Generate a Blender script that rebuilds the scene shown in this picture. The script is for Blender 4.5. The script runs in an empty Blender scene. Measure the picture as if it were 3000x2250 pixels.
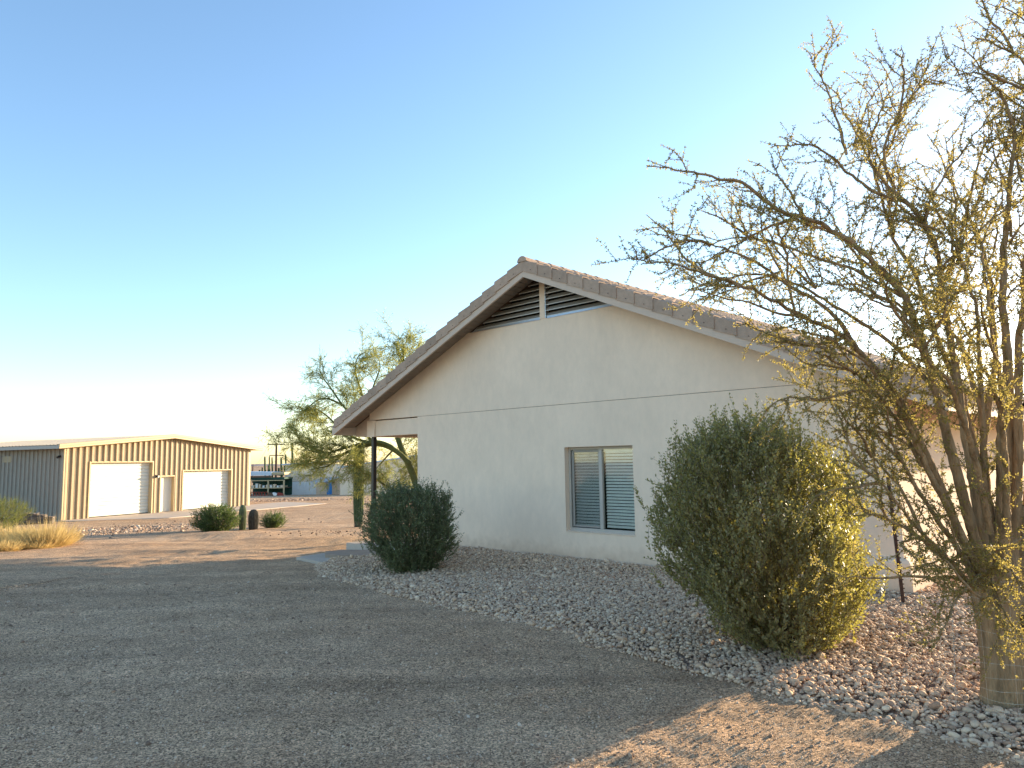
import bpy, math, random
import numpy as np
from mathutils import Vector, Matrix
random.seed(7); rng = np.random.default_rng(11)
sc = bpy.context.scene
col = sc.collection

# ------------------------------------------------------------------ camera, sky, sun, exposure
F, PITCH, ROLL, EYE = 2160.0, math.radians(5.965), math.radians(0.8713), 1.9
R0 = np.array([[1, 0, 0], [0, 0, 1], [0, -1, 0.]])
cp, sp = math.cos(PITCH), math.sin(PITCH); cr, sr = math.cos(ROLL), math.sin(ROLL)
RM = np.array([[1, 0, 0], [0, cp, -sp], [0, sp, cp]]) @ R0 @ np.array([[cr, -sr, 0], [sr, cr, 0], [0, 0, 1.]])
camd = bpy.data.cameras.new('camera'); cam = bpy.data.objects.new('camera', camd); col.objects.link(cam)
camd.sensor_width = 36; camd.lens = F / 3000 * 36; camd.clip_end = 20000; camd.clip_start = 0.05
M = Matrix.Identity(4)
for i, v in enumerate((RM[:, 0], -RM[:, 1], -RM[:, 2])):
    for j in range(3): M[j][i] = v[j]
M[2][3] = EYE
cam.matrix_world = M
sc.camera = cam

SUN_AZ, SUN_EL = math.radians(53), math.radians(8.5)
world = bpy.data.worlds.new('World'); sc.world = world; world.use_nodes = True
wn = world.node_tree
sky = wn.nodes.new('ShaderNodeTexSky'); sky.sky_type = 'NISHITA'; sky.sun_disc = False
sky.sun_elevation = SUN_EL; sky.sun_rotation = SUN_AZ
sky.air_density = 1.0; sky.dust_density = 0.6; sky.ozone_density = 3.0; sky.altitude = 400
tint = wn.nodes.new('ShaderNodeVectorMath'); tint.operation = 'MULTIPLY'; tint.inputs[1].default_value = (1.12, 0.985, 0.89)   # warm tint on the sky light, offsets the blue cast in shade
wn.links.new(sky.outputs[0], tint.inputs[0]); wn.links.new(tint.outputs[0], wn.nodes['Background'].inputs[0])
wn.nodes['Background'].inputs[1].default_value = 0.13
sd = Vector((math.sin(SUN_AZ) * math.cos(SUN_EL), math.cos(SUN_AZ) * math.cos(SUN_EL), math.sin(SUN_EL)))
ld = bpy.data.lights.new('sun', 'SUN'); ld.energy = 3.6; ld.angle = math.radians(0.55); ld.color = (1.0, 0.80, 0.52)
lo = bpy.data.objects.new('sun', ld); col.objects.link(lo); lo.rotation_euler = sd.to_track_quat('Z', 'Y').to_euler()
lo.location = (20, -5, 20)
sc.view_settings.view_transform = 'Standard'; sc.view_settings.look = 'None'
sc.view_settings.exposure = 2.05; sc.view_settings.gamma = 1
sc.cycles.max_bounces = 6; sc.cycles.transparent_max_bounces = 12
sc.cycles.sample_clamp_indirect = 6

# ------------------------------------------------------------------ rays and terrain
def ray(x, y): return RM @ np.array([(x - 1500) / F, (y - 1125) / F, 1.0])
def at_depth(px, py, Y):
    d = ray(px, py); return np.array([0, 0, EYE]) + d * (Y / d[1])
def sm(t): t = np.clip(t, 0, 1); return t * t * (3 - 2 * t)
def T(x, y):
    x = np.asarray(x, float); y = np.asarray(y, float)
    z = -0.35 * sm((y - 9.5) / 12.5)
    z = z - 0.58 * sm((y - 20) / 19) - 1.87 * np.clip((y - 57) / 58, 0, 1) - 2.0 * sm((y - 125) / 200)
    return z
def on_ground(px, py, z=None):
    d = ray(px, py); t = 3.0
    if z is not None: return np.array([0, 0, EYE]) + d * ((z - EYE) / d[2])
    while t < 500:
        q = np.array([0, 0, EYE]) + d * t
        if q[2] <= T(q[0], q[1]): return q
        t += 0.01 + t * 0.0006
_lat = {}
def vnoise(x, y, seed=0):
    if seed not in _lat: _lat[seed] = np.random.default_rng(seed + 100).random((256, 256))
    L = _lat[seed]; xi = np.floor(x).astype(int); yi = np.floor(y).astype(int); fx = x - xi; fy = y - yi
    fx = fx * fx * (3 - 2 * fx); fy = fy * fy * (3 - 2 * fy)
    g = lambda a, b: L[a % 256, b % 256]
    return (g(xi, yi) * (1 - fx) + g(xi + 1, yi) * fx) * (1 - fy) + (g(xi, yi + 1) * (1 - fx) + g(xi + 1, yi + 1) * fx) * fy - 0.5
def rough(x, y):
    near = np.clip(1 - (y - 30) / 40, 0, 1)
    z = 0.055 * vnoise(x * 0.55, y * 0.55, 1) + 0.032 * vnoise(x * 2.3, y * 2.3, 2) + 0.016 * vnoise(x * 6, y * 6, 3) + 0.010 * vnoise(x * 14, y * 14, 4)
    # long ridges left by tyres, running along the drive
    u = x * 0.28 + y * 0.96
    z = z + (0.055 * vnoise(x * 0.12, u * 1.7, 5) + 0.032 * vnoise(x * 0.25, u * 5, 6)) * sm((y - 7) / 6)
    z = z + 0.055 * np.exp(-((y - (WR0[1] + (x - WR0[0]) * (WR1[1] - WR0[1]) / (WR1[0] - WR0[0]))) / 0.10) ** 2) * sm((WR1[0] - x) / 1.5) * (0.8 + 0.8 * vnoise(x * 2, y * 0 + .5, 7))
    z = z + 0.13 * np.exp(-(((x + 9.6) / 1.7) ** 2 + ((y - 25.6) / 1.1) ** 2))
    for (cx, cy, r, dp) in DENTS:
        z = z - dp * np.exp(-((x - cx) ** 2 + (y - cy) ** 2) / (r * r)) + 0.45 * dp * np.exp(-((np.hypot(x - cx, y - cy) - 1.5 * r) / (0.5 * r)) ** 2)
    # ground kept flush near the shed and the slabs
    return z * near
WR0, WR1 = on_ground(0, 1724), on_ground(600, 1643)
DENTS = [(random.uniform(-7, 3), random.uniform(3.5, 14), random.uniform(0.06, 0.13), random.uniform(0.004, 0.012)) for _ in range(70)]
DENTS += [(random.uniform(-0.5, 2.4), random.uniform(3.4, 6.0), random.uniform(0.07, 0.16), random.uniform(0.004, 0.010)) for _ in range(30)]

# ------------------------------------------------------------------ object helpers
def tag(o, label=None, cat=None, group=None, kind=None):
    if label: o['label'] = label
    if cat: o['category'] = cat
    if group: o['group'] = group
    if kind: o['kind'] = kind
    return o
def empty(name, loc, rz=0, label=None, cat=None, group=None):
    o = bpy.data.objects.new(name, None); col.objects.link(o); o.location = loc; o.rotation_euler = (0, 0, rz)
    o.empty_display_size = 0.2
    return tag(o, label, cat, group)
def mk(name, V, Fc, mat, parent=None, smooth=False, loc=None, rz=None):
    me = bpy.data.meshes.new(name)
    V = np.asarray(V, np.float32)
    if isinstance(Fc, np.ndarray):
        n, k = Fc.shape
        me.vertices.add(len(V)); me.vertices.foreach_set('co', V.ravel())
        me.loops.add(n * k); me.loops.foreach_set('vertex_index', Fc.astype(np.int32).ravel())
        me.polygons.add(n); me.polygons.foreach_set('loop_start', np.arange(0, n * k, k, dtype=np.int32))
        me.polygons.foreach_set('loop_total', np.full(n, k, np.int32))
        me.update(calc_edges=True)
    else:
        me.from_pydata([tuple(map(float, v)) for v in V], [], [tuple(f) for f in Fc])
    if smooth: me.polygons.foreach_set('use_smooth', np.ones(len(me.polygons), bool))
    me.materials.append(mat)
    o = bpy.data.objects.new(name, me); col.objects.link(o)
    if parent is not None: o.parent = parent
    if loc is not None: o.location = loc
    if rz is not None: o.rotation_euler = (0, 0, rz)
    return o
class MB:
    def __init__(s): s.v = []; s.f = []
    def add(s, V, Fc):
        b = len(s.v); s.v += [tuple(v) for v in V]; s.f += [tuple(i + b for i in f) for f in Fc]; return s
    def box(s, x0, x1, y0, y1, z0, z1):
        return s.add([(x0, y0, z0), (x1, y0, z0), (x1, y1, z0), (x0, y1, z0), (x0, y0, z1), (x1, y0, z1), (x1, y1, z1), (x0, y1, z1)],
                     [(0, 3, 2, 1), (4, 5, 6, 7), (0, 1, 5, 4), (1, 2, 6, 5), (2, 3, 7, 6), (3, 0, 4, 7)])
    def prism(s, pts, y0, y1):      # polygon in x,z pushed from y0 to y1
        n = len(pts)
        V = [(x, y0, z) for x, z in pts] + [(x, y1, z) for x, z in pts]
        return s.add(V, [tuple(range(n)), tuple(reversed(range(n, 2 * n)))] + [(i, i + n, (i + 1) % n + n, (i + 1) % n) for i in range(n)])
    def slab(s, pts, z0, z1):       # polygon in x,y pushed in z
        n = len(pts)
        V = [(x, y, z0) for x, y in pts] + [(x, y, z1) for x, y in pts]
        return s.add(V, [tuple(reversed(range(n))), tuple(range(n, 2 * n))] + [(i, (i + 1) % n, (i + 1) % n + n, i + n) for i in range(n)])
    def tube(s, P, r, k=8, caps=True):
        P = [Vector(p) for p in P]; rs = r if hasattr(r, '__len__') else [r] * len(P); b = len(s.v); a = None
        for i, p in enumerate(P):
            t = (P[min(i + 1, len(P) - 1)] - P[max(i - 1, 0)]).normalized()
            if a is None: a = t.orthogonal().normalized()
            a = (a - t * a.dot(t)).normalized(); c = t.cross(a)
            for j in range(k):
                q = p + (a * math.cos(2 * math.pi * j / k) + c * math.sin(2 * math.pi * j / k)) * rs[i]; s.v.append(tuple(q))
        for i in range(len(P) - 1):
            for j in range(k): s.f.append((b + i * k + j, b + i * k + (j + 1) % k, b + (i + 1) * k + (j + 1) % k, b + (i + 1) * k + j))
        if caps: s.f.append(tuple(b + j for j in reversed(range(k)))); s.f.append(tuple(b + (len(P) - 1) * k + j for j in range(k)))
        return s
    def build(s, name, mat, parent=None, smooth=False, loc=None, rz=None, bevel=0):
        o = mk(name, s.v, s.f, mat, parent, smooth, loc, rz)
        if bevel:
            m = o.modifiers.new('bevel', 'BEVEL'); m.width = bevel; m.segments = 2; m.limit_method = 'ANGLE'
        return o

# ------------------------------------------------------------------ materials
def mat(name, rgb, rough=0.85, spec=0.3, metal=0.0, noise=None, bump=None, bump2=None, vary=0.0, tint=None, stretch=None):
    """noise=(scale, amount) mottles the colour; bump=(scale, strength, distance)."""
    m = bpy.data.materials.new(name); m.use_nodes = True; nt = m.node_tree; N = nt.nodes; L = nt.links
    b = N['Principled BSDF']; b.inputs['Roughness'].default_value = rough; b.inputs['Specular IOR Level'].default_value = spec
    b.inputs['Metallic'].default_value = metal; b.inputs['Base Color'].default_value = (*rgb, 1)
    tc = N.new('ShaderNodeTexCoord'); src = tc.outputs['Object']
    if stretch:
        mp = N.new('ShaderNodeMapping'); mp.inputs['Scale'].default_value = stretch; L.new(src, mp.inputs['Vector']); src = mp.outputs[0]
    out = None
    def value_mul(prev, fac_out, amount, lo=1.0):
        hs = N.new('ShaderNodeMapRange'); hs.inputs[3].default_value = 1 - amount; hs.inputs[4].default_value = 1 + amount
        L.new(fac_out, hs.inputs[0])
        mx = N.new('ShaderNodeMix'); mx.data_type = 'RGBA'; mx.blend_type = 'MULTIPLY'; mx.inputs[0].default_value = 1
        if prev is None: mx.inputs[6].default_value = (*rgb, 1)
        else: L.new(prev, mx.inputs[6])
        cb = N.new('ShaderNodeCombineColor')
        for i in range(3): L.new(hs.outputs[0], cb.inputs[i])
        L.new(cb.outputs[0], mx.inputs[7]); return mx.outputs[2]
    if tint:    # (rgb2, scale, lo, hi): blotches of a second colour
        nz = N.new('ShaderNodeTexNoise'); nz.inputs['Scale'].default_value = tint[1]; nz.inputs['Detail'].default_value = 6; L.new(src, nz.inputs['Vector'])
        mr = N.new('ShaderNodeMapRange'); mr.inputs[1].default_value = tint[2]; mr.inputs[2].default_value = tint[3]; L.new(nz.outputs[0], mr.inputs[0])
        mx = N.new('ShaderNodeMix'); mx.data_type = 'RGBA'; mx.inputs[6].default_value = (*rgb, 1); mx.inputs[7].default_value = (*tint[0], 1)
        L.new(mr.outputs[0], mx.inputs[0]); out = mx.outputs[2]
    for nn in ([noise] if noise and not isinstance(noise[0], tuple) else (noise or [])):
        nz = N.new('ShaderNodeTexNoise'); nz.inputs['Scale'].default_value = nn[0]; nz.inputs['Detail'].default_value = 5; nz.inputs['Roughness'].default_value = 0.65
        L.new(src, nz.inputs['Vector'])
        mr = N.new('ShaderNodeMapRange'); mr.inputs[1].default_value = 0.3; mr.inputs[2].default_value = 0.7; L.new(nz.outputs[0], mr.inputs[0])
        out = value_mul(out, mr.outputs[0], nn[1])
    if vary:
        g = N.new('ShaderNodeNewGeometry'); out = value_mul(out, g.outputs['Random Per Island'], vary)
    if out is not None: L.new(out, b.inputs['Base Color'])
    prev = None
    for bb in (bump, bump2):
        if not bb: continue
        nz = N.new('ShaderNodeTexNoise'); nz.inputs['Scale'].default_value = bb[0]; nz.inputs['Detail'].default_value = 6; nz.inputs['Roughness'].default_value = 0.6
        L.new(src, nz.inputs['Vector'])
        bp = N.new('ShaderNodeBump'); bp.inputs['Strength'].default_value = bb[1]; bp.inputs['Distance'].default_value = bb[2]; L.new(nz.outputs[0], bp.inputs['Height'])
        if prev is not None: L.new(prev, bp.inputs['Normal'])
        prev = bp.outputs[0]
    if prev is not None: L.new(prev, b.inputs['Normal'])
    return m
def leafmat(name, rgb, rgb2, trans, rough=0.45, tamt=0.45, spec=0.4):
    m = bpy.data.materials.new(name); m.use_nodes = True; nt = m.node_tree; N = nt.nodes; L = nt.links
    b = N['Principled BSDF']; b.inputs['Roughness'].default_value = rough; b.inputs['Specular IOR Level'].default_value = spec
    g = N.new('ShaderNodeNewGeometry')
    cr_ = N.new('ShaderNodeMix'); cr_.data_type = 'RGBA'; cr_.inputs[6].default_value = (*rgb, 1); cr_.inputs[7].default_value = (*rgb2, 1)
    L.new(g.outputs['Random Per Island'], cr_.inputs[0]); L.new(cr_.outputs[2], b.inputs['Base Color'])
    tr = N.new('ShaderNodeBsdfTranslucent'); tr.inputs[0].default_value = (*trans, 1)
    mx = N.new('ShaderNodeMixShader'); mx.inputs[0].default_value = tamt
    L.new(b.outputs[0], mx.inputs[1]); L.new(tr.outputs[0], mx.inputs[2]); L.new(mx.outputs[0], N['Material Output'].inputs[0])
    return m
def stonemat(name, stops, rough=0.85):
    m = bpy.data.materials.new(name); m.use_nodes = True; nt = m.node_tree; N = nt.nodes; L = nt.links
    b = N['Principled BSDF']; b.inputs['Roughness'].default_value = rough; b.inputs['Specular IOR Level'].default_value = 0.25
    g = N.new('ShaderNodeNewGeometry'); r = N.new('ShaderNodeValToRGB'); L.new(g.outputs['Random Per Island'], r.inputs[0])
    e = r.color_ramp.elements; e[0].position = 0; e[0].color = (*stops[0], 1); e[1].position = 1; e[1].color = (*stops[-1], 1)
    for i, s_ in enumerate(stops[1:-1]): q = e.new((i + 1) / (len(stops) - 1)); q.color = (*s_, 1)
    tc = N.new('ShaderNodeTexCoord'); nz = N.new('ShaderNodeTexNoise'); nz.inputs['Scale'].default_value = 60; nz.inputs['Detail'].default_value = 3; L.new(tc.outputs['Object'], nz.inputs['Vector'])
    mr = N.new('ShaderNodeMapRange'); mr.inputs[3].default_value = 0.75; mr.inputs[4].default_value = 1.25; L.new(nz.outputs[0], mr.inputs[0])
    vm = N.new('ShaderNodeVectorMath'); vm.operation = 'SCALE'; L.new(r.outputs[0], vm.inputs[0]); L.new(mr.outputs[0], vm.inputs['Scale']); L.new(vm.outputs[0], b.inputs['Base Color'])
    bp = N.new('ShaderNodeBump'); bp.inputs['Strength'].default_value = 0.4; bp.inputs['Distance'].default_value = 0.006; L.new(nz.outputs[0], bp.inputs['Height']); L.new(bp.outputs[0], b.inputs['Normal'])
    return m

def groundmat():
    m = bpy.data.materials.new('decomposed_granite'); m.use_nodes = True; nt = m.node_tree; N = nt.nodes; L = nt.links
    b = N['Principled BSDF']; b.inputs['Roughness'].default_value = 0.95; b.inputs['Specular IOR Level'].default_value = 0.1
    tc = N.new('ShaderNodeTexCoord'); O = tc.outputs['Object']
    def nz(scale, det=5, ro=0.6):
        n = N.new('ShaderNodeTexNoise'); n.inputs['Scale'].default_value = scale; n.inputs['Detail'].default_value = det; n.inputs['Roughness'].default_value = ro; L.new(O, n.inputs['Vector']); return n.outputs[0]
    def mr(i, a, c, d, e):
        n = N.new('ShaderNodeMapRange'); n.inputs[1].default_value = a; n.inputs[2].default_value = c; n.inputs[3].default_value = d; n.inputs[4].default_value = e; L.new(i, n.inputs[0]); return n.outputs[0]
    base = N.new('ShaderNodeMix'); base.data_type = 'RGBA'; base.inputs[6].default_value = (0.44, 0.275, 0.16, 1); base.inputs[7].default_value = (0.53, 0.35, 0.215, 1)
    L.new(mr(nz(0.35, 6), 0.35, 0.65, 0, 1), base.inputs[0])
    # crushed grains, two sizes
    v1 = N.new('ShaderNodeTexVoronoi'); v1.inputs['Scale'].default_value = 95; L.new(O, v1.inputs['Vector'])
    v2 = N.new('ShaderNodeTexVoronoi'); v2.inputs['Scale'].default_value = 40; L.new(O, v2.inputs['Vector'])
    def grain(prev, v, amt):
        sx = N.new('ShaderNodeSeparateColor'); L.new(v.outputs['Color'], sx.inputs[0])
        sc_ = N.new('ShaderNodeVectorMath'); sc_.operation = 'SCALE'; L.new(prev, sc_.inputs[0]); L.new(mr(sx.outputs[0], 0, 1, 1 - amt, 1 + amt), sc_.inputs['Scale']); return sc_.outputs[0]
    c = grain(base.outputs[2], v1, 0.7); c = grain(c, v2, 0.2)
    mp = N.new('ShaderNodeMapping'); mp.inputs['Rotation'].default_value = (0, 0, 0.28); mp.inputs['Scale'].default_value = (0.10, 1.3, 1); L.new(O, mp.inputs['Vector'])
    st = N.new('ShaderNodeTexNoise'); st.inputs['Scale'].default_value = 1.0; st.inputs['Detail'].default_value = 5; st.inputs['Roughness'].default_value = 0.6; L.new(mp.outputs[0], st.inputs['Vector'])
    s3 = N.new('ShaderNodeVectorMath'); s3.operation = 'SCALE'; L.new(c, s3.inputs[0]); L.new(mr(st.outputs[0], 0.32, 0.68, 0.80, 1.20), s3.inputs['Scale']); c = s3.outputs[0]   # wheel-packed streaks
    sc2 = N.new('ShaderNodeVectorMath'); sc2.operation = 'SCALE'; L.new(c, sc2.inputs[0]); L.new(mr(nz(2.2, 6, 0.7), 0.3, 0.7, 0.86, 1.14), sc2.inputs['Scale'])
    L.new(sc2.outputs[0], b.inputs['Base Color'])
    b1 = N.new('ShaderNodeBump'); b1.inputs['Strength'].default_value = 0.55; b1.inputs['Distance'].default_value = 0.012; L.new(v1.outputs['Distance'], b1.inputs['Height']); b1.invert = True
    b2 = N.new('ShaderNodeBump'); b2.inputs['Strength'].default_value = 0.4; b2.inputs['Distance'].default_value = 0.03; L.new(nz(18, 6, 0.7), b2.inputs['Height']); L.new(b1.outputs[0], b2.inputs['Normal'])
    L.new(b2.outputs[0], b.inputs['Normal'])
    return m

MAT = dict(
    stucco=mat('stucco', (0.88, 0.68, 0.51), 0.92, 0.15, noise=[(0.8, 0.05), (3.1, 0.04), (9, 0.03)], bump=(70, 0.35, 0.006), bump2=(6, 0.25, 0.012), stretch=(1, 1, 0.55)),
    trim=mat('painted_trim', (0.60, 0.46, 0.355), 0.75, 0.3, noise=(5, 0.06), bump=(30, 0.15, 0.003)),
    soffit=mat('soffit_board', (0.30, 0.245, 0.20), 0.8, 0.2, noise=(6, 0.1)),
    tile=mat('concrete_tile', (0.43, 0.305, 0.225), 0.9, 0.15, noise=[(9, 0.12), (60, 0.1)], bump=(90, 0.4, 0.004), vary=0.12),
    galv=mat('galvanized_metal', (0.55, 0.57, 0.58), 0.4, 0.5, metal=0.8, noise=(20, 0.1)),
    louver=mat('louver_metal', (0.40, 0.34, 0.28), 0.5, 0.4, metal=0.15, noise=(8, 0.08)),
    dark=mat('dark_void', (0.02, 0.02, 0.02), 0.9),
    blackmetal=mat('black_painted_steel', (0.018, 0.018, 0.02), 0.4, 0.5, noise=(12, 0.2)),
    vinyl=mat('window_vinyl', (0.50, 0.44, 0.37), 0.55, 0.4, noise=(9, 0.04)),
    blind=mat('blind_slat', (0.90, 0.88, 0.80), 0.5, 0.4, noise=(8, 0.05)),
    screen=mat('insect_screen', (0.12, 0.12, 0.12), 0.8),
    concrete=mat('concrete', (0.50, 0.41, 0.33), 0.9, 0.2, noise=[(1.2, 0.1), (14, 0.06)], bump=(60, 0.2, 0.003)),
    shed_wall=mat('tan_steel_panel', (0.36, 0.27, 0.165), 0.5, 0.35, noise=(2.5, 0.06)),
    shed_trim=mat('cream_steel_trim', (0.52, 0.39, 0.22), 0.45, 0.4, noise=(3, 0.04)),
    shed_roof=mat('shed_roof_steel', (0.48, 0.41, 0.32), 0.4, 0.4, noise=(2, 0.05)),
    white=mat('white_enamel', (0.66, 0.64, 0.56), 0.45, 0.4, noise=(1.5, 0.03), tint=((0.70, 0.62, 0.40), 0.7, 0.62, 0.8)),
    barn=mat('pale_barn_steel', (0.88, 0.68, 0.50), 0.55, 0.3, noise=(0.6, 0.08)),
    barn_white=mat('white_barn_panel', (0.88, 0.86, 0.82), 0.55, 0.3, noise=(0.8, 0.05)),
    blue=mat('blue_door_paint', (0.03, 0.20, 0.50), 0.5, 0.4, noise=(2, 0.08)),
    green=mat('dark_green_paint', (0.012, 0.06, 0.045), 0.6, 0.3, noise=(2, 0.1)),
    bluetin=mat('blue_grey_tin', (0.42, 0.50, 0.62), 0.35, 0.5, metal=0.4, noise=(2, 0.08)),
    wood=mat('weathered_wood', (0.15, 0.10, 0.07), 0.9, 0.1, noise=(4, 0.2)),
    rust=mat('rusty_steel', (0.075, 0.045, 0.035), 0.8, 0.2, noise=(30, 0.3), bump=(60, 0.3, 0.003)),
    redrust=mat('red_oxide_paint', (0.30, 0.06, 0.04), 0.8, 0.2, noise=(10, 0.2)),
    cactus=mat('saguaro_skin', (0.05, 0.085, 0.03), 0.65, 0.3, noise=(8, 0.15)),
    cactus_pale=mat('pale_cactus_skin', (0.13, 0.16, 0.08), 0.8, 0.2, noise=(12, 0.2)),
    barrel=mat('barrel_cactus_skin', (0.075, 0.065, 0.05), 0.85, 0.2, noise=(14, 0.25)),
    cork=mat('corky_cactus_base', (0.13, 0.10, 0.075), 0.95, 0.1, noise=(14, 0.3), bump=(20, 0.5, 0.02)),
    spine=mat('pale_spines', (0.42, 0.38, 0.28), 0.7, 0.2),
    bark=mat('grey_brown_bark', (0.36, 0.25, 0.145), 0.95, 0.1, noise=[(14, 0.38), (50, 0.2)], bump=(26, 1.0, 0.06), stretch=(1, 1, 0.16)),
    greenbark=mat('green_bark', (0.16, 0.17, 0.06), 0.8, 0.2, noise=(8, 0.2)),
    stem=mat('shrub_stem', (0.17, 0.13, 0.09), 0.9, 0.1, noise=(20, 0.2)),
    wire=mat('galvanized_wire', (0.55, 0.52, 0.46), 0.45, 0.5, metal=0.6, noise=(30, 0.15)),
    hills=mat('distant_hill', (0.40, 0.34, 0.30), 1.0, 0.0, noise=(0.004, 0.15)),
    pole=mat('utility_pole_wood', (0.07, 0.05, 0.04), 0.9, 0.1),
    tilestack=mat('stacked_roof_tile', (0.21, 0.17, 0.14), 0.9, 0.1, noise=(6, 0.15), vary=0.35),
)
def splash(m):      # dust splashed up the foot of the wall
    nt = m.node_tree; N = nt.nodes; L = nt.links; b = N['Principled BSDF']; old = b.inputs['Base Color'].links[0].from_socket
    tc = N.new('ShaderNodeTexCoord'); sx = N.new('ShaderNodeSeparateXYZ'); L.new(tc.outputs['Object'], sx.inputs[0])
    nz = N.new('ShaderNodeTexNoise'); nz.inputs['Scale'].default_value = 6; nz.inputs['Detail'].default_value = 6; L.new(tc.outputs['Object'], nz.inputs['Vector'])
    ad = N.new('ShaderNodeMath'); ad.operation = 'MULTIPLY_ADD'; ad.inputs[1].default_value = -0.5; L.new(nz.outputs[0], ad.inputs[0]); L.new(sx.outputs[2], ad.inputs[2])
    mr = N.new('ShaderNodeMapRange'); mr.inputs[1].default_value = -0.27; mr.inputs[2].default_value = 0.10; mr.inputs[3].default_value = 0.55; mr.inputs[4].default_value = 0; L.new(ad.outputs[0], mr.inputs[0])
    mx = N.new('ShaderNodeMix'); mx.data_type = 'RGBA'; mx.inputs[7].default_value = (0.50, 0.33, 0.22, 1); L.new(mr.outputs[0], mx.inputs[0]); L.new(old, mx.inputs[6]); L.new(mx.outputs[2], b.inputs['Base Color'])
splash(MAT['stucco'])
M_TREELEAF = leafmat('fine_tree_leaf', (0.11, 0.10, 0.035), (0.20, 0.17, 0.06), (0.56, 0.46, 0.12), 0.6, 0.45)
M_JOJOBA = leafmat('jojoba_leaf', (0.20, 0.18, 0.085), (0.36, 0.32, 0.17), (0.46, 0.42, 0.08), 0.5, 0.38)
M_DARKLEAF = leafmat('dark_shrub_leaf', (0.10, 0.125, 0.05), (0.24, 0.26, 0.125), (0.14, 0.20, 0.06), 0.5, 0.3)
M_SHRUBLEAF = leafmat('green_shrub_leaf', (0.035, 0.065, 0.02), (0.065, 0.10, 0.03), (0.16, 0.24, 0.04), 0.5, 0.35)
M_PALO = leafmat('palo_verde_twig', (0.20, 0.22, 0.06), (0.34, 0.34, 0.12), (0.50, 0.50, 0.14), 0.7, 0.45)
M_CREO = leafmat('creosote_leaf', (0.07, 0.10, 0.025), (0.14, 0.16, 0.04), (0.3, 0.34, 0.06), 0.6, 0.35)
M_STRAW = leafmat('dry_straw', (0.42, 0.31, 0.13), (0.60, 0.46, 0.22), (0.65, 0.48, 0.2), 0.8, 0.4)
M_ROCK = stonemat('river_rock', [(0.36, 0.23, 0.155), (0.50, 0.33, 0.22), (0.66, 0.46, 0.30), (0.60, 0.40, 0.26), (0.82, 0.62, 0.43), (0.47, 0.33, 0.23)])
M_GRIT = stonemat('coarse_grit', [(0.17, 0.11, 0.08), (0.30, 0.20, 0.135), (0.45, 0.31, 0.21), (0.72, 0.56, 0.42)])
M_GROUND = groundmat()

# ------------------------------------------------------------------ ground sheet
def spread(a, b, step, lo, hi, g):
    c = list(np.arange(a, b + 1e-6, step)); s = step; x = c[-1]
    while x < hi: s *= g; x += s; c.append(x)
    s = step; x = c[0]; left = []
    while x > lo: s *= g; x -= s; left.append(x)
    return np.array(left[::-1] + c)
xs = spread(-11, 5.5, 0.045, -9000, 9000, 1.06); ys = spread(2.6, 15, 0.035, -60, 15000, 1.035)
GX, GY = np.meshgrid(xs, ys)
GZ = T(GX, GY) + rough(GX, GY)
# keep the sheet below the slabs by the shed and under the house
nx_, ny_ = len(xs), len(ys)
idx = np.arange(nx_ * ny_).reshape(ny_, nx_)
Q = np.stack([idx[:-1, :-1], idx[:-1, 1:], idx[1:, 1:], idx[1:, :-1]], -1).reshape(-1, 4)
tag(mk('ground', np.stack([GX, GY, GZ], -1).reshape(-1, 3), Q, M_GROUND, smooth=True), kind='structure')

# ------------------------------------------------------------------ stones
def ico(sub):
    t = (1 + 5 ** .5) / 2
    v = [(-1, t, 0), (1, t, 0), (-1, -t, 0), (1, -t, 0), (0, -1, t), (0, 1, t), (0, -1, -t), (0, 1, -t), (t, 0, -1), (t, 0, 1), (-t, 0, -1), (-t, 0, 1)]
    f = [(0, 11, 5), (0, 5, 1), (0, 1, 7), (0, 7, 10), (0, 10, 11), (1, 5, 9), (5, 11, 4), (11, 10, 2), (10, 7, 6), (7, 1, 8), (3, 9, 4), (3, 4, 2), (3, 2, 6), (3, 6, 8), (3, 8, 9), (4, 9, 5), (2, 4, 11), (6, 2, 10), (8, 6, 7), (9, 8, 1)]
    v = [np.array(p) / np.linalg.norm(p) for p in v]
    for _ in range(sub):
        cache = {}; nf = []
        def mid(a, b):
            k = (min(a, b), max(a, b))
            if k not in cache: m_ = v[a] + v[b]; v.append(m_ / np.linalg.norm(m_)); cache[k] = len(v) - 1
            return cache[k]
        for a, b, c in f: ab, bc, ca = mid(a, b), mid(b, c), mid(c, a); nf += [(a, ab, ca), (b, bc, ab), (c, ca, bc), (ab, bc, ca)]
        f = nf
    return np.array(v), np.array(f)
def stones(name, P, size, sub, m, flat=0.62, jag=0.18):
    V0, F0 = ico(sub); n = len(P); k = len(V0)
    var = 1 + jag * rng.standard_normal((24, k))
    V = V0[None] * var[rng.integers(0, 24, n)][..., None]
    sc_ = size[:, None] * np.stack([rng.uniform(.8, 1.35, n), rng.uniform(.65, 1.0, n), flat * rng.uniform(.75, 1.2, n)], -1)
    V = V * sc_[:, None, :]
    # random tilt and turn
    az = rng.uniform(0, 2 * np.pi, n); tl = rng.normal(0, .38, n)
    ct, st = np.cos(tl)[:, None], np.sin(tl)[:, None]
    X, Y, Z = V[..., 0], V[..., 1], V[..., 2]
    X, Z = X * ct - Z * st, X * st + Z * ct
    ca, sa = np.cos(az)[:, None], np.sin(az)[:, None]
    X, Y = X * ca - Y * sa, X * sa + Y * ca
    V = np.stack([X, Y, Z], -1) + P[:, None, :]
    Fc = (F0[None] + (np.arange(n) * k)[:, None, None]).reshape(-1, 3)
    return V.reshape(-1, 3), Fc
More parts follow.
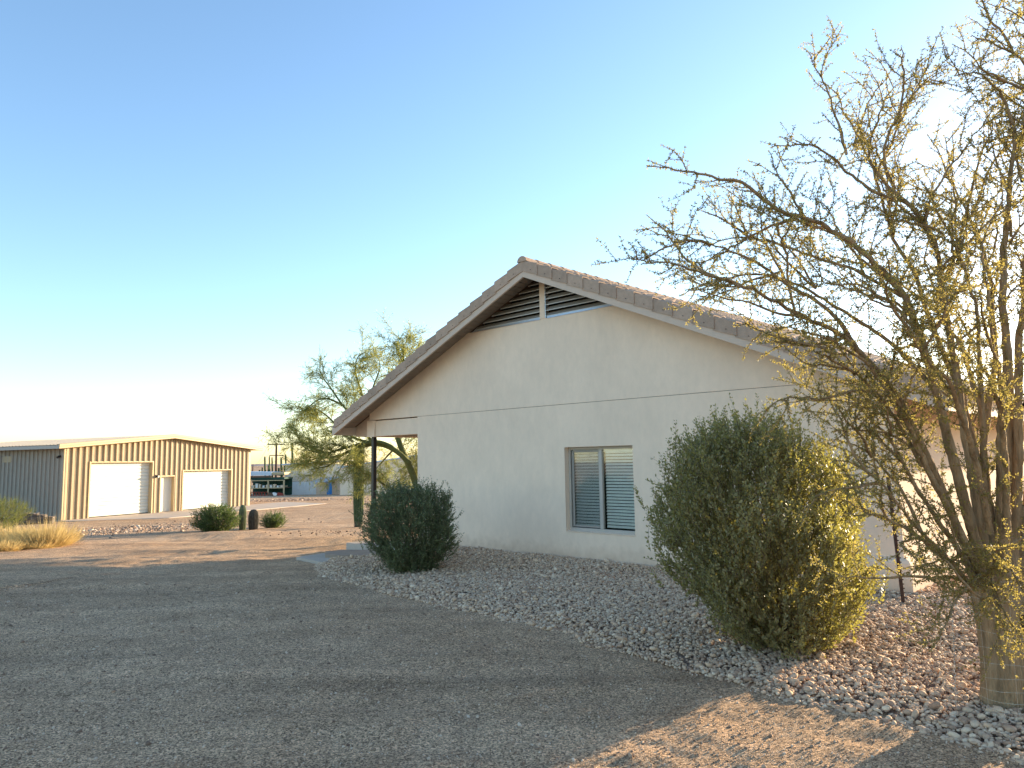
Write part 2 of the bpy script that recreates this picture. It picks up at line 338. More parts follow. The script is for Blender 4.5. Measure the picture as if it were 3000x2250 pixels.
def join(parts):
    Vs, Fs, b = [], [], 0
    for V, Fc in parts: Vs.append(V); Fs.append(Fc + b); b += len(V)
    return np.concatenate(Vs), np.concatenate(Fs)

c0 = on_ground(1000, 1562); n3 = 90
pp = np.column_stack([c0[0] + rng.normal(0, 1.3, n3), c0[1] + rng.normal(0, .8, n3)])
tag(mk('ground_litter', *stones('l', np.column_stack([pp, T(pp[:, 0], pp[:, 1]) + rough(pp[:, 0], pp[:, 1]) + .008]), .026 * np.exp(rng.normal(0, .4, n3)), 0, None, flat=.5), mat('dark_litter', (.06, .04, .03), .95)), kind='stuff')
# house frame: x along the gable wall, y into the house
P0 = 11.053
UX = np.array([0.71764, -0.69641]); NN = np.array([0.69641, 0.71764])
HRZ = math.atan2(UX[1], UX[0])
def hw(X, Y): return UX * X + NN * (P0 + Y)
def hl(x, y): return x * UX[0] + y * UX[1], x * NN[0] + y * NN[1] - P0

EDGE = [(-4.1, 16.2), (-4.12, 15.2), (-3.95, 14.3), (-3.45, 13.2), (-2.84, 12.34), (-1.8, 10.9), (-0.79, 9.71), (0.15, 8.6), (1.0, 7.7), (1.55, 6.95), (1.85, 6.45), (2.43, 5.57), (2.97, 4.86), (3.7, 4.1), (5.0, 3.2), (9, 1.5)]
EDGE = [np.array(p) for p in EDGE]
def edge_dist(x, y):    # signed distance from the bed's edge, positive inside the bed
    best = np.full(np.shape(x), 1e9); sgn = np.zeros(np.shape(x))
    for a, b in zip(EDGE[:-1], EDGE[1:]):
        d = b - a; L2 = d @ d; t = np.clip(((x - a[0]) * d[0] + (y - a[1]) * d[1]) / L2, 0, 1)
        dx, dy = x - a[0] - t * d[0], y - a[1] - t * d[1]; dd = np.hypot(dx, dy)
        s = np.sign(dy * d[0] - dx * d[1]); m_ = dd < best - 1e-9
        best = np.where(m_, dd, best); sgn = np.where(m_, s, sgn)
    return best * sgn
def bed_z(x, y):
    e = edge_dist(x, y) + 0.35 * vnoise(x * 1.3, y * 1.3, 9)
    X, Y = hl(x, y)
    near = np.clip(-Y / 4.0, 0, 1)
    target = -0.012 + 0 * x
    rise = T(x, y) + (target - T(x, y)) * sm(1 - near) + 0.05 * vnoise(x * 0.9, y * 0.9, 10)
    return T(x, y) + rough(x, y) * 0.5 + (rise - T(x, y) + 0.05) * sm(e / 0.55) - 0.05 * (e < 0.02)
bx = np.arange(-5.2, 10.0, 0.09); by = np.arange(1.2, 19.5, 0.09)
BX, BY = np.meshgrid(bx, by); BZ = bed_z(BX, BY) - 0.02
hX, hY = hl(BX, BY)
keep = (edge_dist(BX, BY) > -0.1) & ~((hY > 0.15) & (hX < -3.5)) & (hX > -16.3) & (hY < 9) & ~((BY > 15.95) & (BX < -2.35))
ii = np.arange(BX.size).reshape(BX.shape)
kk = keep[:-1, :-1] & keep[1:, :-1] & keep[:-1, 1:] & keep[1:, 1:]
Q = np.stack([ii[:-1, :-1], ii[:-1, 1:], ii[1:, 1:], ii[1:, :-1]], -1)[kk]
tag(mk('gravel_bed', np.stack([BX, BY, BZ], -1).reshape(-1, 3), Q, mat('bed_soil', (0.26, 0.18, 0.13), 0.95, noise=(20, 0.3), bump=(40, 0.6, 0.02)), smooth=True), kind='structure')
n0 = 340000
cand = np.stack([rng.uniform(-5.2, 9.5, n0), rng.uniform(2.0, 19.3, n0)], -1)
hX, hY = hl(cand[:, 0], cand[:, 1]); e = edge_dist(cand[:, 0], cand[:, 1]) + 0.30 * vnoise(cand[:, 0] * 1.3, cand[:, 1] * 1.3, 9)
ok = (e > rng.exponential(0.10, n0) * 0 - 0.02 - rng.exponential(0.06, n0)) & ~((hY > -0.02) & (hX < -3.2)) & (hX > -15.9) & (hY < 8)
ang = cand[:, 0] / np.maximum(cand[:, 1], .1)
ok &= ~((cand[:, 1] > 15.86) & (cand[:, 0] < -2.3))
ok &= (ang < 0.86) & (ang > -0.5) & (cand[:, 1] > 3.3)
cand = cand[ok]
d = np.hypot(cand[:, 0], cand[:, 1]); size = 0.0150 * np.exp(rng.normal(0, .36, len(cand)))
size *= np.where(d < 8, 1.0, 1.06)
z = bed_z(cand[:, 0], cand[:, 1]) + size * rng.uniform(-0.15, 0.75, len(cand))
P = np.column_stack([cand, z])
nr = d < 6.6
tag(mk('gravel', *join([stones('n', P[nr], size[nr], 1, None, jag=.11), stones('f', P[~nr], size[~nr], 0, None, jag=.14)]), M_ROCK, smooth=False), kind='stuff')
# grit lying on the open ground nearby
n1 = 45000
u = rng.random(n1); yy = 3.3 + 9.5 * u ** 1.6; xx = rng.uniform(-0.78, 0.66, n1) * yy
m_ = edge_dist(xx, yy) < 0.1
xx, yy = xx[m_], yy[m_]
gs = 0.0042 * np.exp(rng.normal(0, .42, len(xx))) * (0.8 + yy * 0.05)
gz = T(xx, yy) + rough(xx, yy) + gs * 0.25
tag(mk('grit', *stones('g', np.column_stack([xx, yy, gz]), gs, 0, None, flat=.8, jag=.16), M_GRIT), kind='stuff')
# rubble between the drive and the shed
n2 = 22000
c0 = np.array([-17.2, 29.5]); uu = rng.normal(0, 1, (n2, 2)); ax = np.array([0.42, 0.91]); bxv = np.array([0.91, -0.42])
pp = c0 + uu[:, :1] * 3.4 * ax + uu[:, 1:] * 1.6 * bxv
rs = 0.017 * np.exp(rng.normal(0, .55, n2))
rz_ = T(pp[:, 0], pp[:, 1]) + rough(pp[:, 0], pp[:, 1]) + rs * .2
tag(mk('rubble', *stones('r', np.column_stack([pp, rz_]), rs, 0, None, jag=.2), M_GRIT), kind='stuff')
n2 = 12000
c0 = np.array([-18.6, 62.5]); uu = rng.normal(0, 1, (n2, 2))
pp = np.column_stack([c0[0] + uu[:, 0] * 2.3, c0[1] + uu[:, 1] * 1.5 + 0.1 * uu[:, 0]])
rs = 0.028 * np.exp(rng.normal(0, .5, n2)); rz_ = T(pp[:, 0], pp[:, 1]) + 0.12 * np.exp(-(uu ** 2).sum(1) / 2)
tag(mk('far_gravel_heap', *stones('r', np.column_stack([pp, rz_]), rs, 0, None, jag=.2), M_GRIT), kind='stuff')

# ------------------------------------------------------------------ the stucco house
HB = hw(0, 0)
house = empty('stucco_house', (HB[0], HB[1], 0), HRZ, 'pale stucco gable-end house with a brown tile roof and corner porch', 'house')
AX, APX = -9.8, 5.73            # gable apex x and the soffit height there
SL = 0.425
def sof(X): return APX - SL * abs(X - AX)
XL, XR, DEP = -13.89, -3.33, 12.0
WX0, WX1, WZ0, WZ1 = -9.33, -7.73, 0.55, 2.15
mb = MB()
# lower wall round the window opening
for (a, b, c, d_) in ((XL, WX0, -0.8, 2.987), (WX1, XR, -0.8, 2.987), (WX0, WX1, -0.8, WZ0), (WX0, WX1, WZ1, 2.987)):
    mb.add([(a, 0, c), (b, 0, c), (b, 0, d_), (a, 0, d_)], [(0, 1, 2, 3)])
r_ = 0.17                       # reveals
mb.add([(WX0, 0, WZ0), (WX0, r_, WZ0), (WX0, r_, WZ1), (WX0, 0, WZ1)], [(0, 1, 2, 3)])
mb.add([(WX1, 0, WZ0), (WX1, 0, WZ1), (WX1, r_, WZ1), (WX1, r_, WZ0)], [(0, 1, 2, 3)])
mb.add([(WX0, 0, WZ1), (WX0, r_, WZ1), (WX1, r_, WZ1), (WX1, 0, WZ1)], [(0, 1, 2, 3)])
mb.add([(WX0, -0.012, WZ0), (WX1, -0.012, WZ0), (WX1, r_, WZ0 + 0.02), (WX0, r_, WZ0 + 0.02)], [(0, 1, 2, 3)])
mb.add([(WX0, -0.012, WZ0), (WX1, -0.012, WZ0), (WX1, 0.0, WZ0 - 0.03), (WX0, 0.0, WZ0 - 0.03)], [(0, 1, 2, 3)])
# side walls and back
zr = sof(XR)
mb.add([(XR, 0, -0.8), (XR, DEP, -0.8), (XR, DEP, zr), (XR, 0, zr)], [(0, 1, 2, 3)])
mb.add([(XL, 0, -0.8), (XL, 0, 2.98), (XL, DEP, 2.98), (XL, DEP, -0.8)], [(0, 1, 2, 3)])
mb.add([(XL, DEP, -0.8), (XL, DEP, sof(XL)), (AX, DEP, APX), (XR, DEP, zr), (XR, DEP, -0.8)], [(0, 1, 2, 3, 4)])
mb.add([(XL, 0.0, 2.987), (XR, 0.0, 2.987), (XR, 0.03, 2.987), (XL, 0.03, 2.987)], [(0, 1, 2, 3)])
mb.build('wall', MAT['stucco'], house)
# gable wall above the control joint, cut off flat under the louvre
LZ = 4.77; lx0, lx1 = AX - (APX - LZ) / SL, AX + (APX - LZ) / SL
XG = -15.85
mb = MB(); mb.prism([(XG, 2.996), (XR, 2.996), (XR, sof(XR) + .03 if sof(XR) > 2.996 else 2.999), (lx1, LZ), (lx0, LZ), (XG, sof(XG) + .03)], -0.006, 0.2)
mb.build('gable_wall', MAT['stucco'], house)
MB().box(XL + .02, XR - .02, 0.007, 0.1, 2.93, 3.05).build('control_joint', MAT['soffit'], house)
# louvred vent
vent = MB().box(-9.89, -9.755, -0.02, 0.1, LZ, sof(-9.82)).build('gable_vent', MAT['stucco'], house)
sl = MB(); lp = MB(); zz = LZ + 0.03
while zz < APX - 0.08:
    z1 = zz + 0.075; w0 = (APX + .02 - z1) / SL
    for a, b in ((AX - w0, -9.89), (-9.755, AX + w0)):
        if b - a > 0.05:
            sl.add([(a, 0.0, zz), (b, 0.0, zz), (b, 0.11, z1 + .03), (a, 0.11, z1 + .03), (a, 0.0, zz + .014), (b, 0.0, zz + .014)], [(0, 1, 2, 3), (4, 5, 2, 3)]); lp.box(a, b, -.006, 0.002, zz - .002, zz + .013)
    zz += 0.117
sl.build('louver', MAT['louver'], vent)
lp.build('louver_lip', mat('pale_metal_edge', (.62, .60, .55), .5), vent)
g = MB()
g.add([(lx0 + .1, -0.02, LZ - .012), (-9.89, -0.02, LZ - .012), (-9.89, -0.012, LZ + .03), (lx0 + .2, -0.012, LZ + .03), (lx0 + .2, .05, LZ + .034), (-9.89, .05, LZ + .034)], [(0, 1, 2, 3), (3, 2, 5, 4)])
g.add([(-9.70, -0.02, LZ - .012), (lx1 - .1, -0.02, LZ - .012), (lx1 - .2, -0.012, LZ + .03), (-9.70, -0.012, LZ + .03), (lx1 - .2, .05, LZ + .034), (-9.70, .05, LZ + .034)], [(0, 1, 2, 3), (3, 2, 4, 5)])
g.box(-9.752, -9.735, -0.015, 0.06, LZ, sof(-9.74) - .05); g.build('flashing', MAT['galv'], vent)
MB().prism([(lx0, LZ), (lx1, LZ), (AX, APX)], 0.14, 0.18).build('vent_backing', MAT['dark'], vent)
# plinth round the right-hand corner
pl = MB()
def ring(z, o): return [(-6.1, -o, z), (XR + o, -o, z), (XR + o, DEP, z)]
prof = [(-0.5, .125), (.245, .125), (.255, .105), (.44, .105), (.475, .085), (.50, .04), (.51, .002)]
V = [p for z_, o_ in prof for p in ring(z_, o_)]
Fc = [(i * 3 + j, i * 3 + j + 1, (i + 1) * 3 + j + 1, (i + 1) * 3 + j) for i in range(len(prof) - 1) for j in range(2)]
Fc.append(tuple(range(0, len(prof) * 3, 3)))
pl.add(V, Fc); pl.build('plinth', MAT['stucco'], house)
# porch beam, its end block and the panel under the rake
MB().box(-15.62, XL + .0, 0.03, 0.28, 2.58, 2.97).build('porch_beam', MAT['stucco'], house)
MB().box(-15.95, -15.625, -0.015, 0.3, 2.57, 2.985).build('beam_end_block', MAT['stucco'], house)
MB().prism([(-16.62, 2.60), (-15.9, 2.60), (-15.9, sof(-15.9) + .04), (-16.62, sof(-16.62) + .04)], 0.1, 0.2).build('eave_panel', MAT['trim'], house)
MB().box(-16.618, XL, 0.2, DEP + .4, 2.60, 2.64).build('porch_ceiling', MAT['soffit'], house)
MB().box(-15.95, -15.7, 0.3, DEP, 2.57, 2.8).build('porch_side_beam', MAT['stucco'], house)
PX_ = -15.84
MB().box(PX_ - .05, PX_ + .05, 0.08, 0.18, -0.6, 2.58).build('porch_post', MAT['blackmetal'], house, bevel=.006)
MB().box(PX_ - .05, PX_ + .05, 5.9, 6.0, -0.6, 2.58).build('porch_post', MAT['blackmetal'], house, bevel=.006)
# roof: soffit boards, rake boards, tiles
RO = -0.6; EL, ER = -16.62, -2.55
sb = MB()
for sgn, xe in ((-1, EL), (1, ER)):
    L_ = abs(xe - AX); n = int(L_ / 0.142)
    for i in range(n):
        a = AX + sgn * i * 0.142; b = AX + sgn * (i * 0.142 + 0.126)
        V = []
        for y in (RO + .05, 0.02):
            for x in (a, b):
                z_ = APX - SL * abs(x - AX) + 0.0; V += [(x, y, z_), (x, y, z_ + .02)]
        sb.add(V, [(0, 2, 6, 4), (1, 5, 7, 3), (0, 4, 5, 1), (2, 3, 7, 6), (0, 1, 3, 2), (4, 6, 7, 5)])
roof = None
tl = MB()   # roof deck under the tiles (its lower face closes the soffit)
for sgn, xe in ((-1, EL), (1, ER)):
    z1 = APX - SL * abs(xe - AX)
    tl.add([(AX, RO + .03, APX + .022), (xe, RO + .03, z1 + .022), (xe, DEP + .6, z1 + .022), (AX, DEP + .6, APX + .022),
            (AX, RO + .03, APX + .06), (xe, RO + .03, z1 + .06), (xe, DEP + .6, z1 + .06), (AX, DEP + .6, APX + .06)],
           [(0, 1, 2, 3), (4, 5, 6, 7), (1, 2, 6, 5), (0, 1, 5, 4), (2, 3, 7, 6)])
roof = tl.build('roof', MAT['wood'], house)  # dark deck colour stands in for shade in the gaps between soffit boards
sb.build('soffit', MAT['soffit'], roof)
rb = MB()
for sgn, xe in ((-1, EL), (1, ER)):
    zb0, zb1 = 5.53, 5.53 - SL * abs(xe - AX)
    V = []
    for y in (RO, RO + .045):
        V += [(AX, y, zb0), (xe, y, zb1), (xe, y, zb1 + .19), (AX, y, zb0 + .19)]
    rb.add(V, [(0, 1, 2, 3), (7, 6, 5, 4), (0, 4, 5, 1), (1, 5, 6, 2), (2, 6, 7, 3)])
rb.build('rake_board', MAT['trim'], roof)
fb = MB()
for xe, s_ in ((EL, -1), (ER, 1)):
    z1 = 5.53 - SL * abs(xe - AX); x0, x1 = sorted((xe, xe + s_ * .04)); fb.box(x0, x1, RO + .001, DEP + .6, z1, z1 + .245)
fb.build('fascia', MAT['trim'], roof)
# rake tiles: overlapping angle pieces stepping down both slopes
rt = MB(); nails = []; EXPX = 0.372
for sgn, xe in ((-1, EL - .06), (1, ER + .06)):
    n = int(round(abs(xe - AX) / EXPX))
    for i in range(n):
        xa = AX + sgn * i * EXPX; xb = AX + sgn * ((i + 1) * EXPX + .035)
        jit = random.uniform(-.004, .004)
        def zt(x, up): return 5.872 - SL * abs(x - AX) + up + jit
        ua, ub = -0.004, 0.030; oa, ob = -0.012, -0.032; th = .02
        V = []
        for (x, up, o) in ((xa, ua, oa), (xb, ub, ob)):
            zt_ = zt(x, up); y = RO + o
            V += [(x, y, zt_ - .225), (x, y, zt_ - .012), (x, y + .012, zt_), (x, y + .20, zt_ + .004), (x, y + .20, zt_ - th), (x, y + th, zt_ - th), (x, y + th, zt_ - .225)]
        fs = [(j, j + 1, j + 8, j + 7) for j in range(6)] + [(6, 0, 7, 13), (0, 1, 2, 5, 6), (2, 3, 4, 5), tuple(7 + q for q in (6, 5, 2, 1, 0)), tuple(7 + q for q in (5, 4, 3, 2))]
        rt.add(V, fs)
        xn = xa + sgn * EXPX * .62
        nz_ = zt(xn, .015) - .16
        nails.append((xn, nz_))
rt.build('rake_tile', MAT['tile'], roof)
for xn, nz_ in nails: MB().tube([(xn, RO - .035, nz_), (xn, RO - .018, nz_)], .007, 6).build('nail', MAT['dark'], roof)
# field tiles with a low wave, in courses
def field(sgn, xe):
    Yv = np.arange(RO + .14, DEP + .6, 0.04); n = int(abs(xe - AX) / EXPX) + 1
    Vs, Fs, b = [], [], 0
    for i in range(n):
        xa, xb = AX + sgn * i * EXPX, AX + sgn * ((i + 1) * EXPX + .03)
        ph = (Yv - RO) / 0.31 * 2 * np.pi
        wv = 0.030 * np.maximum(np.cos(ph), -0.35)
        rows = []
        for x, up in ((xa, 0.0), (xb, .034), (xb, .012)):
            rows.append(np.stack([np.full_like(Yv, x), Yv, 5.865 - SL * abs(x - AX) + up + wv], -1))
        k = len(Yv); Vs.append(np.concatenate(rows))
        j = np.arange(k - 1)
        for r in (0, 1): Fs.append(np.stack([b + r * k + j, b + r * k + j + 1, b + (r + 1) * k + j + 1, b + (r + 1) * k + j], -1))
        b += 3 * k
    return np.concatenate(Vs), np.concatenate(Fs)
mk('roof_tile', *join([field(-1, EL - .04), field(1, ER + .04)]), MAT['tile'], roof)
rg = MB()
y = RO - .03
while y < DEP + .6:
    P_ = []
    for (yy_, up) in ((y, .014), (y + .42, -.004)):
        for j in range(9):
            a = math.pi * j / 8; P_.append((AX + .125 * math.cos(a), yy_, 5.82 + up + .115 * math.sin(a)))
    rg.add(P_, [(j, j + 1, j + 10, j + 9) for j in range(8)] + [tuple(range(9))]); y += .39
rg.build('ridge_tile', MAT['tile'], roof, smooth=False)
# window: frame, sashes, glass, blind
FR = 0.115
wf = MB()
wf.box(WX0, WX0 + .05, FR, FR + .05, WZ0 + .01, WZ1); wf.box(WX1 - .05, WX1, FR, FR + .05, WZ0 + .01, WZ1)
wf.box(WX0 + .05, WX1 - .05, FR, FR + .05, WZ1 - .05, WZ1); wf.box(WX0 + .05, WX1 - .05, FR, FR + .05, WZ0 + .01, WZ0 + .06)
wf.box(-8.58, -8.51, FR - .012, FR + .05, WZ0 + .06, WZ1 - .05)
win = wf.build('window', MAT['vinyl'], house, bevel=.004)
sf = MB(); a, b, c, d_ = WX0 + .07, -8.585, WZ0 + .075, WZ1 - .065
sf.box(a, a + .045, FR + .02, FR + .045, c, d_); sf.box(b - .03, b, FR + .02, FR + .045, c, d_); sf.box(a + .045, b - .03, FR + .02, FR + .045, c, c + .035); sf.box(a + .045, b - .03, FR + .02, FR + .045, d_ - .035, d_)
sf.build('sash', MAT['vinyl'], win, bevel=.003)
gm = bpy.data.materials.new('window_glass'); gm.use_nodes = True; nt = gm.node_tree
pb = nt.nodes['Principled BSDF']; pb.inputs['Base Color'].default_value = (0.9, 0.95, 0.94, 1); pb.inputs['Roughness'].default_value = 0.02
tr = nt.nodes.new('ShaderNodeBsdfTransparent'); tr.inputs[0].default_value = (0.96, 0.98, 0.975, 1)
gl = nt.nodes.new('ShaderNodeBsdfGlossy'); gl.inputs['Roughness'].default_value = 0.03
fr = nt.nodes.new('ShaderNodeFresnel'); fr.inputs[0].default_value = 1.55; mxs = nt.nodes.new('ShaderNodeMixShader')
nt.links.new(fr.outputs[0], mxs.inputs[0]); nt.links.new(tr.outputs[0], mxs.inputs[1]); nt.links.new(gl.outputs[0], mxs.inputs[2]); nt.links.new(mxs.outputs[0], nt.nodes['Material Output'].inputs[0])
MB().box(WX0 + .11, -8.61, FR + .03, FR + .034, c + .03, d_ - .03).build('pane', gm, win)
MB().box(-8.51, WX1 - .05, FR + .02, FR + .024, WZ0 + .06, WZ1 - .05).build('pane', gm, win)
scm = bpy.data.materials.new('screen_mesh'); scm.use_nodes = True; nt = scm.node_tree
tr = nt.nodes.new('ShaderNodeBsdfTransparent'); df = nt.nodes.new('ShaderNodeBsdfDiffuse'); df.inputs[0].default_value = (.10, .10, .10, 1)
mxs = nt.nodes.new('ShaderNodeMixShader'); mxs.inputs[0].default_value = .10
nt.links.new(tr.outputs[0], mxs.inputs[1]); nt.links.new(df.outputs[0], mxs.inputs[2]); nt.links.new(mxs.outputs[0], nt.nodes['Material Output'].inputs[0])
MB().box(WX0 + .055, -8.58, FR + .008, FR + .01, WZ0 + .065, WZ1 - .055).build('insect_screen', scm, win)
bl = MB(); zz = WZ0 + .09
while zz < WZ1 - .06:
    for a, b in ((WX0 + .09, -8.60), (-8.49, WX1 - .03)):
        bl.add([(a, FR + .075, zz), (b, FR + .075, zz), (b, FR + .083, zz + .022), (a, FR + .083, zz + .022), (b, FR + .094, zz + .043), (a, FR + .094, zz + .043)], [(0, 1, 2, 3), (3, 2, 4, 5)])
    zz += .0575
bl.box(WX0 + .06, WX1 - .03, FR + .07, FR + .11, WZ1 - .1, WZ1 - .04)
bl.build('blind', MAT['blind'], win)
MB().box(WX0 - .1, WX1 + .1, FR + .16, FR + .2, WZ0 - .1, WZ1 + .1).build('dark_room', MAT['dark'], win)

# porch slab and step
s0 = on_ground(1092, 1612, -0.3)
tag(MB().slab([tuple(hw(a, b)) for a, b in ((-16.35, -0.35), (XL, -0.35), (XL, DEP), (-16.35, DEP))], -0.7, -0.10).build('patio', MAT['concrete'], bevel=.01), kind='structure')
q = [on_ground(px, py, -0.12)[:2] for px, py in ((868, 1632), (948, 1620), (1050, 1617), (1000, 1642), (940, 1646))]
tag(MB().slab([tuple(p) for p in q], -0.5, -0.12).build('path', MAT['concrete'], bevel=.008), kind='structure')
q = [on_ground(px, py, -0.07)[:2] for px, py in ((952, 1618), (1000, 1612), (1240, 1612), (1300, 1630), (1130, 1628), (1000, 1628), (953, 1627))]
tag(MB().slab([tuple(p) for p in q], -0.5, -0.055).build('step', mat('grey_brown_concrete', (0.36, 0.26, 0.19), 0.9, noise=(6, .1)), bevel=.01), 'low brown grey concrete step beside the porch post', 'step')

# ------------------------------------------------------------------ plants
def leaves_mesh(C, D, N_, Ln, Wd):
    """six-sided leaves: centres C, long axes D, normals N_"""
    S = np.cross(D, N_); S /= np.linalg.norm(S, axis=1, keepdims=True) + 1e-9
    pts = [(-.5, 0, 0), (-.18, .42, .06), (.2, .40, .06), (.5, 0, 0), (.2, -.40, .06), (-.18, -.42, .06)]
    V = np.stack([C + D * (a * Ln)[:, None] + S * (b * Wd)[:, None] + N_ * (c_ * Ln)[:, None] for a, b, c_ in pts], 1)
    return V.reshape(-1, 3), np.arange(len(C) * 6).reshape(-1, 6)
def blades(C, D, N_, Ln, Wd):
    S = np.cross(D, N_); S /= np.linalg.norm(S, axis=1, keepdims=True) + 1e-9
    V = np.stack([C, C + D * (.5 * Ln)[:, None] + S * (.5 * Wd)[:, None], C + D * Ln[:, None], C + D * (.5 * Ln)[:, None] - S * (.5 * Wd)[:, None]], 1)
    return V.reshape(-1, 3), np.arange(len(C) * 4).reshape(-1, 4)
def unit(v): return v / (np.linalg.norm(v, axis=-1, keepdims=True) + 1e-9)
class Tubes:    # many thin 3- or 4-sided tubes, quick
    def __init__(s, k=3): s.V = []; s.F = []; s.n = 0; s.k = k
    def add(s, P, R):
        P = np.asarray(P, float); m = len(P); k = s.k
        t = np.gradient(P, axis=0); t = unit(t); ref = np.array([0.31, 0.17, 0.93]) if abs(t[0] @ np.array([0.31, .17, .93])) < .93 else np.array([1., 0, 0])
        a = unit(np.cross(t, ref)); c_ = np.cross(t, a); R = np.broadcast_to(R, (m,))
        an = np.arange(k) * 2 * np.pi / k
        V = P[:, None] + (a[:, None] * np.cos(an)[None, :, None] + c_[:, None] * np.sin(an)[None, :, None]) * R[:, None, None]
        s.V.append(V.reshape(-1, 3)); i = np.arange(m - 1)[:, None] * k; j = np.arange(k)[None]; j2 = (j + 1) % k
        s.F.append((np.stack([i + j, i + j2, i + k + j2, i + k + j], -1).reshape(-1, 4)) + s.n); s.n += m * k
    def get(s): return np.concatenate(s.V), np.concatenate(s.F)
def shrub(name, base, scale, prof, nsprig, leafL, leafW, lm, label, cat, sprig=.3, gap=.022, up=.5, nstem=22, group=None, wisps=0, seed=3, stemr=.011, pairs=2, shrink=1.0):
    """prof rows: (height px above base, left px, right px) relative to base; scale = metres per pixel"""
    g = np.random.default_rng(seed)
    root = empty(name, tuple(base), 0, label, cat, group)
    vd = unit(np.array([base[0], base[1], 0.])); rt_ = np.array([vd[1], -vd[0], 0.])
    pr = np.array(sorted(prof), float); H = pr[:, 0] * scale; Lf = pr[:, 1] * scale; Rt = pr[:, 2] * scale
    mid_, hf_ = (Lf + Rt) / 2, (Rt - Lf) / 2 * shrink; Lf, Rt = mid_ - hf_, mid_ + hf_
    hh = g.uniform(H[0], H[-1], nsprig * 4); w = (np.interp(hh, H, Rt) - np.interp(hh, H, Lf)) / 2
    kp = g.random(len(hh)) < (w / w.max()); hh = hh[kp][:nsprig]; w = w[kp][:nsprig]; n = len(hh)
    cx = (np.interp(hh, H, Rt) + np.interp(hh, H, Lf)) / 2; th = g.uniform(0, 2 * np.pi, n)
    lump = 1 + 0.12 * np.sin(3 * th + hh * 5 + seed) + 0.12 * np.sin(7 * th - hh * 11 / max(H[-1], .5)) + 0.09 * g.standard_normal(n)
    inner = np.where(g.random(n) < .6, 1.0, g.uniform(.3, 1, n))
    rr = w * lump * inner
    S = rt_ * (cx + rr * np.cos(th))[:, None] + vd * (rr * np.sin(th))[:, None] + np.array([0, 0, 1.]) * (hh + 0.04 * g.standard_normal(n))[:, None]
    core = np.column_stack([np.zeros(n), np.zeros(n), np.zeros(n)]) + np.array([0, 0, 1.]) * (hh * .35)[:, None] + rt_ * (cx * .5)[:, None]
    D = unit(unit(S - core) + np.array([0, 0, up]) + .28 * g.standard_normal((n, 3)))
    sl_ = sprig * g.uniform(.45, 1.3, n)
    if wisps:
        k = g.choice(n, wisps, False); k = k[hh[k] > H[-1] * .72]; sl_[k] *= 1.5; S[k] += D[k] * .04 + np.array([0, 0, .12]); D[k] = unit(D[k] + np.array([0, 0, 1.3]))
    start = S - D * (sl_ * .8)[:, None]
    Cs, Ds, Ns, Ls = [], [], [], []
    tb = Tubes(3)
    for i in range(n):
        m = int(sl_[i] / gap); t = (np.arange(m) + .5) / m
        bend = g.normal(0, .06, 3)
        pts = start[i] + D[i] * (t * sl_[i])[:, None] + bend * (t ** 2)[:, None]
        tb.add(np.array([start[i], start[i] + D[i] * sl_[i] * .5 + bend * .25, start[i] + D[i] * sl_[i] + bend]), np.array([.0035, .002, .001]))
        for s_ in range(pairs):
            ph = (np.arange(m) % 2) * np.pi / 2 + s_ * np.pi * 2 / pairs + g.normal(0, .4, m)
            A = unit(np.cross(D[i], [0.2, .3, .9])); B = np.cross(D[i], A)
            o = A * np.cos(ph)[:, None] + B * np.sin(ph)[:, None]
            ld_ = unit(D[i] * .75 + o * .65 + .18 * g.standard_normal((m, 3)))
            Cs.append(pts + ld_ * leafL * .5); Ds.append(ld_); Ns.append(unit(np.cross(ld_, np.cross(o, ld_) + .25 * g.standard_normal((m, 3)))))
            Ls.append(leafL * g.uniform(.65, 1.15, m) * (1 - .35 * t ** 3))
    C_, D_, N_, L_ = map(np.concatenate, (Cs, Ds, Ns, Ls))
    mk('foliage', *leaves_mesh(C_, D_, N_, L_, L_ * (leafW / leafL)), lm, root)
    st = Tubes(5)
    for i in range(nstem):
        k = g.integers(n); e_ = start[k]; b0 = np.array([g.normal(0, .05), g.normal(0, .05), -.05])
        P_ = [b0, b0 + (e_ - b0) * .35 + np.array([0, 0, .10 * H[-1]]) + g.normal(0, .02, 3), b0 + (e_ - b0) * .7 + np.array([0, 0, .08 * H[-1]]) + g.normal(0, .03, 3), e_]
        st.add(P_, np.array([stemr, stemr * .75, stemr * .5, stemr * .25]) * g.uniform(.7, 1.3))
    for V, F_ in ((tb.V, tb.F),): pass
    mk('stem', *join([st.get(), tb.get()]), MAT['stem'], root)
    return root
def rel(base_px, rows): return [(base_px[1] - y, l - base_px[0], r - base_px[0]) for y, l, r in rows]

B2 = on_ground(2330, 1905)
shrub('jojoba_shrub', B2, .00352, rel((2330, 1905), [(1890, 2250, 2420), (1850, 2150, 2470), (1800, 2090, 2495), (1700, 2010, 2520), (1600, 1965, 2530), (1500, 1950, 2520), (1400, 1975, 2485), (1330, 2015, 2440), (1280, 2080, 2370), (1250, 2160, 2300)]),
      3900, .045, .026, M_JOJOBA, 'large rounded grey-green shrub with oval leaves in front of the house wall', 'shrub', sprig=.30, gap=.024, up=.75, nstem=26, wisps=260, seed=5, shrink=.88)
B1 = on_ground(1215, 1684)
shrub('dark_green_shrub', B1, .0060, rel((1215, 1684), [(1675, 1175, 1265), (1640, 1125, 1290), (1600, 1100, 1312), (1550, 1083, 1325), (1500, 1082, 1325), (1450, 1105, 1305), (1430, 1140, 1275), (1418, 1175, 1230)]),
      3000, .040, .023, M_DARKLEAF, 'rounded dark green shrub at the left end of the house wall', 'shrub', sprig=.22, gap=.024, up=.45, nstem=16, wisps=50, seed=6)
BL = on_ground(628, 1558)
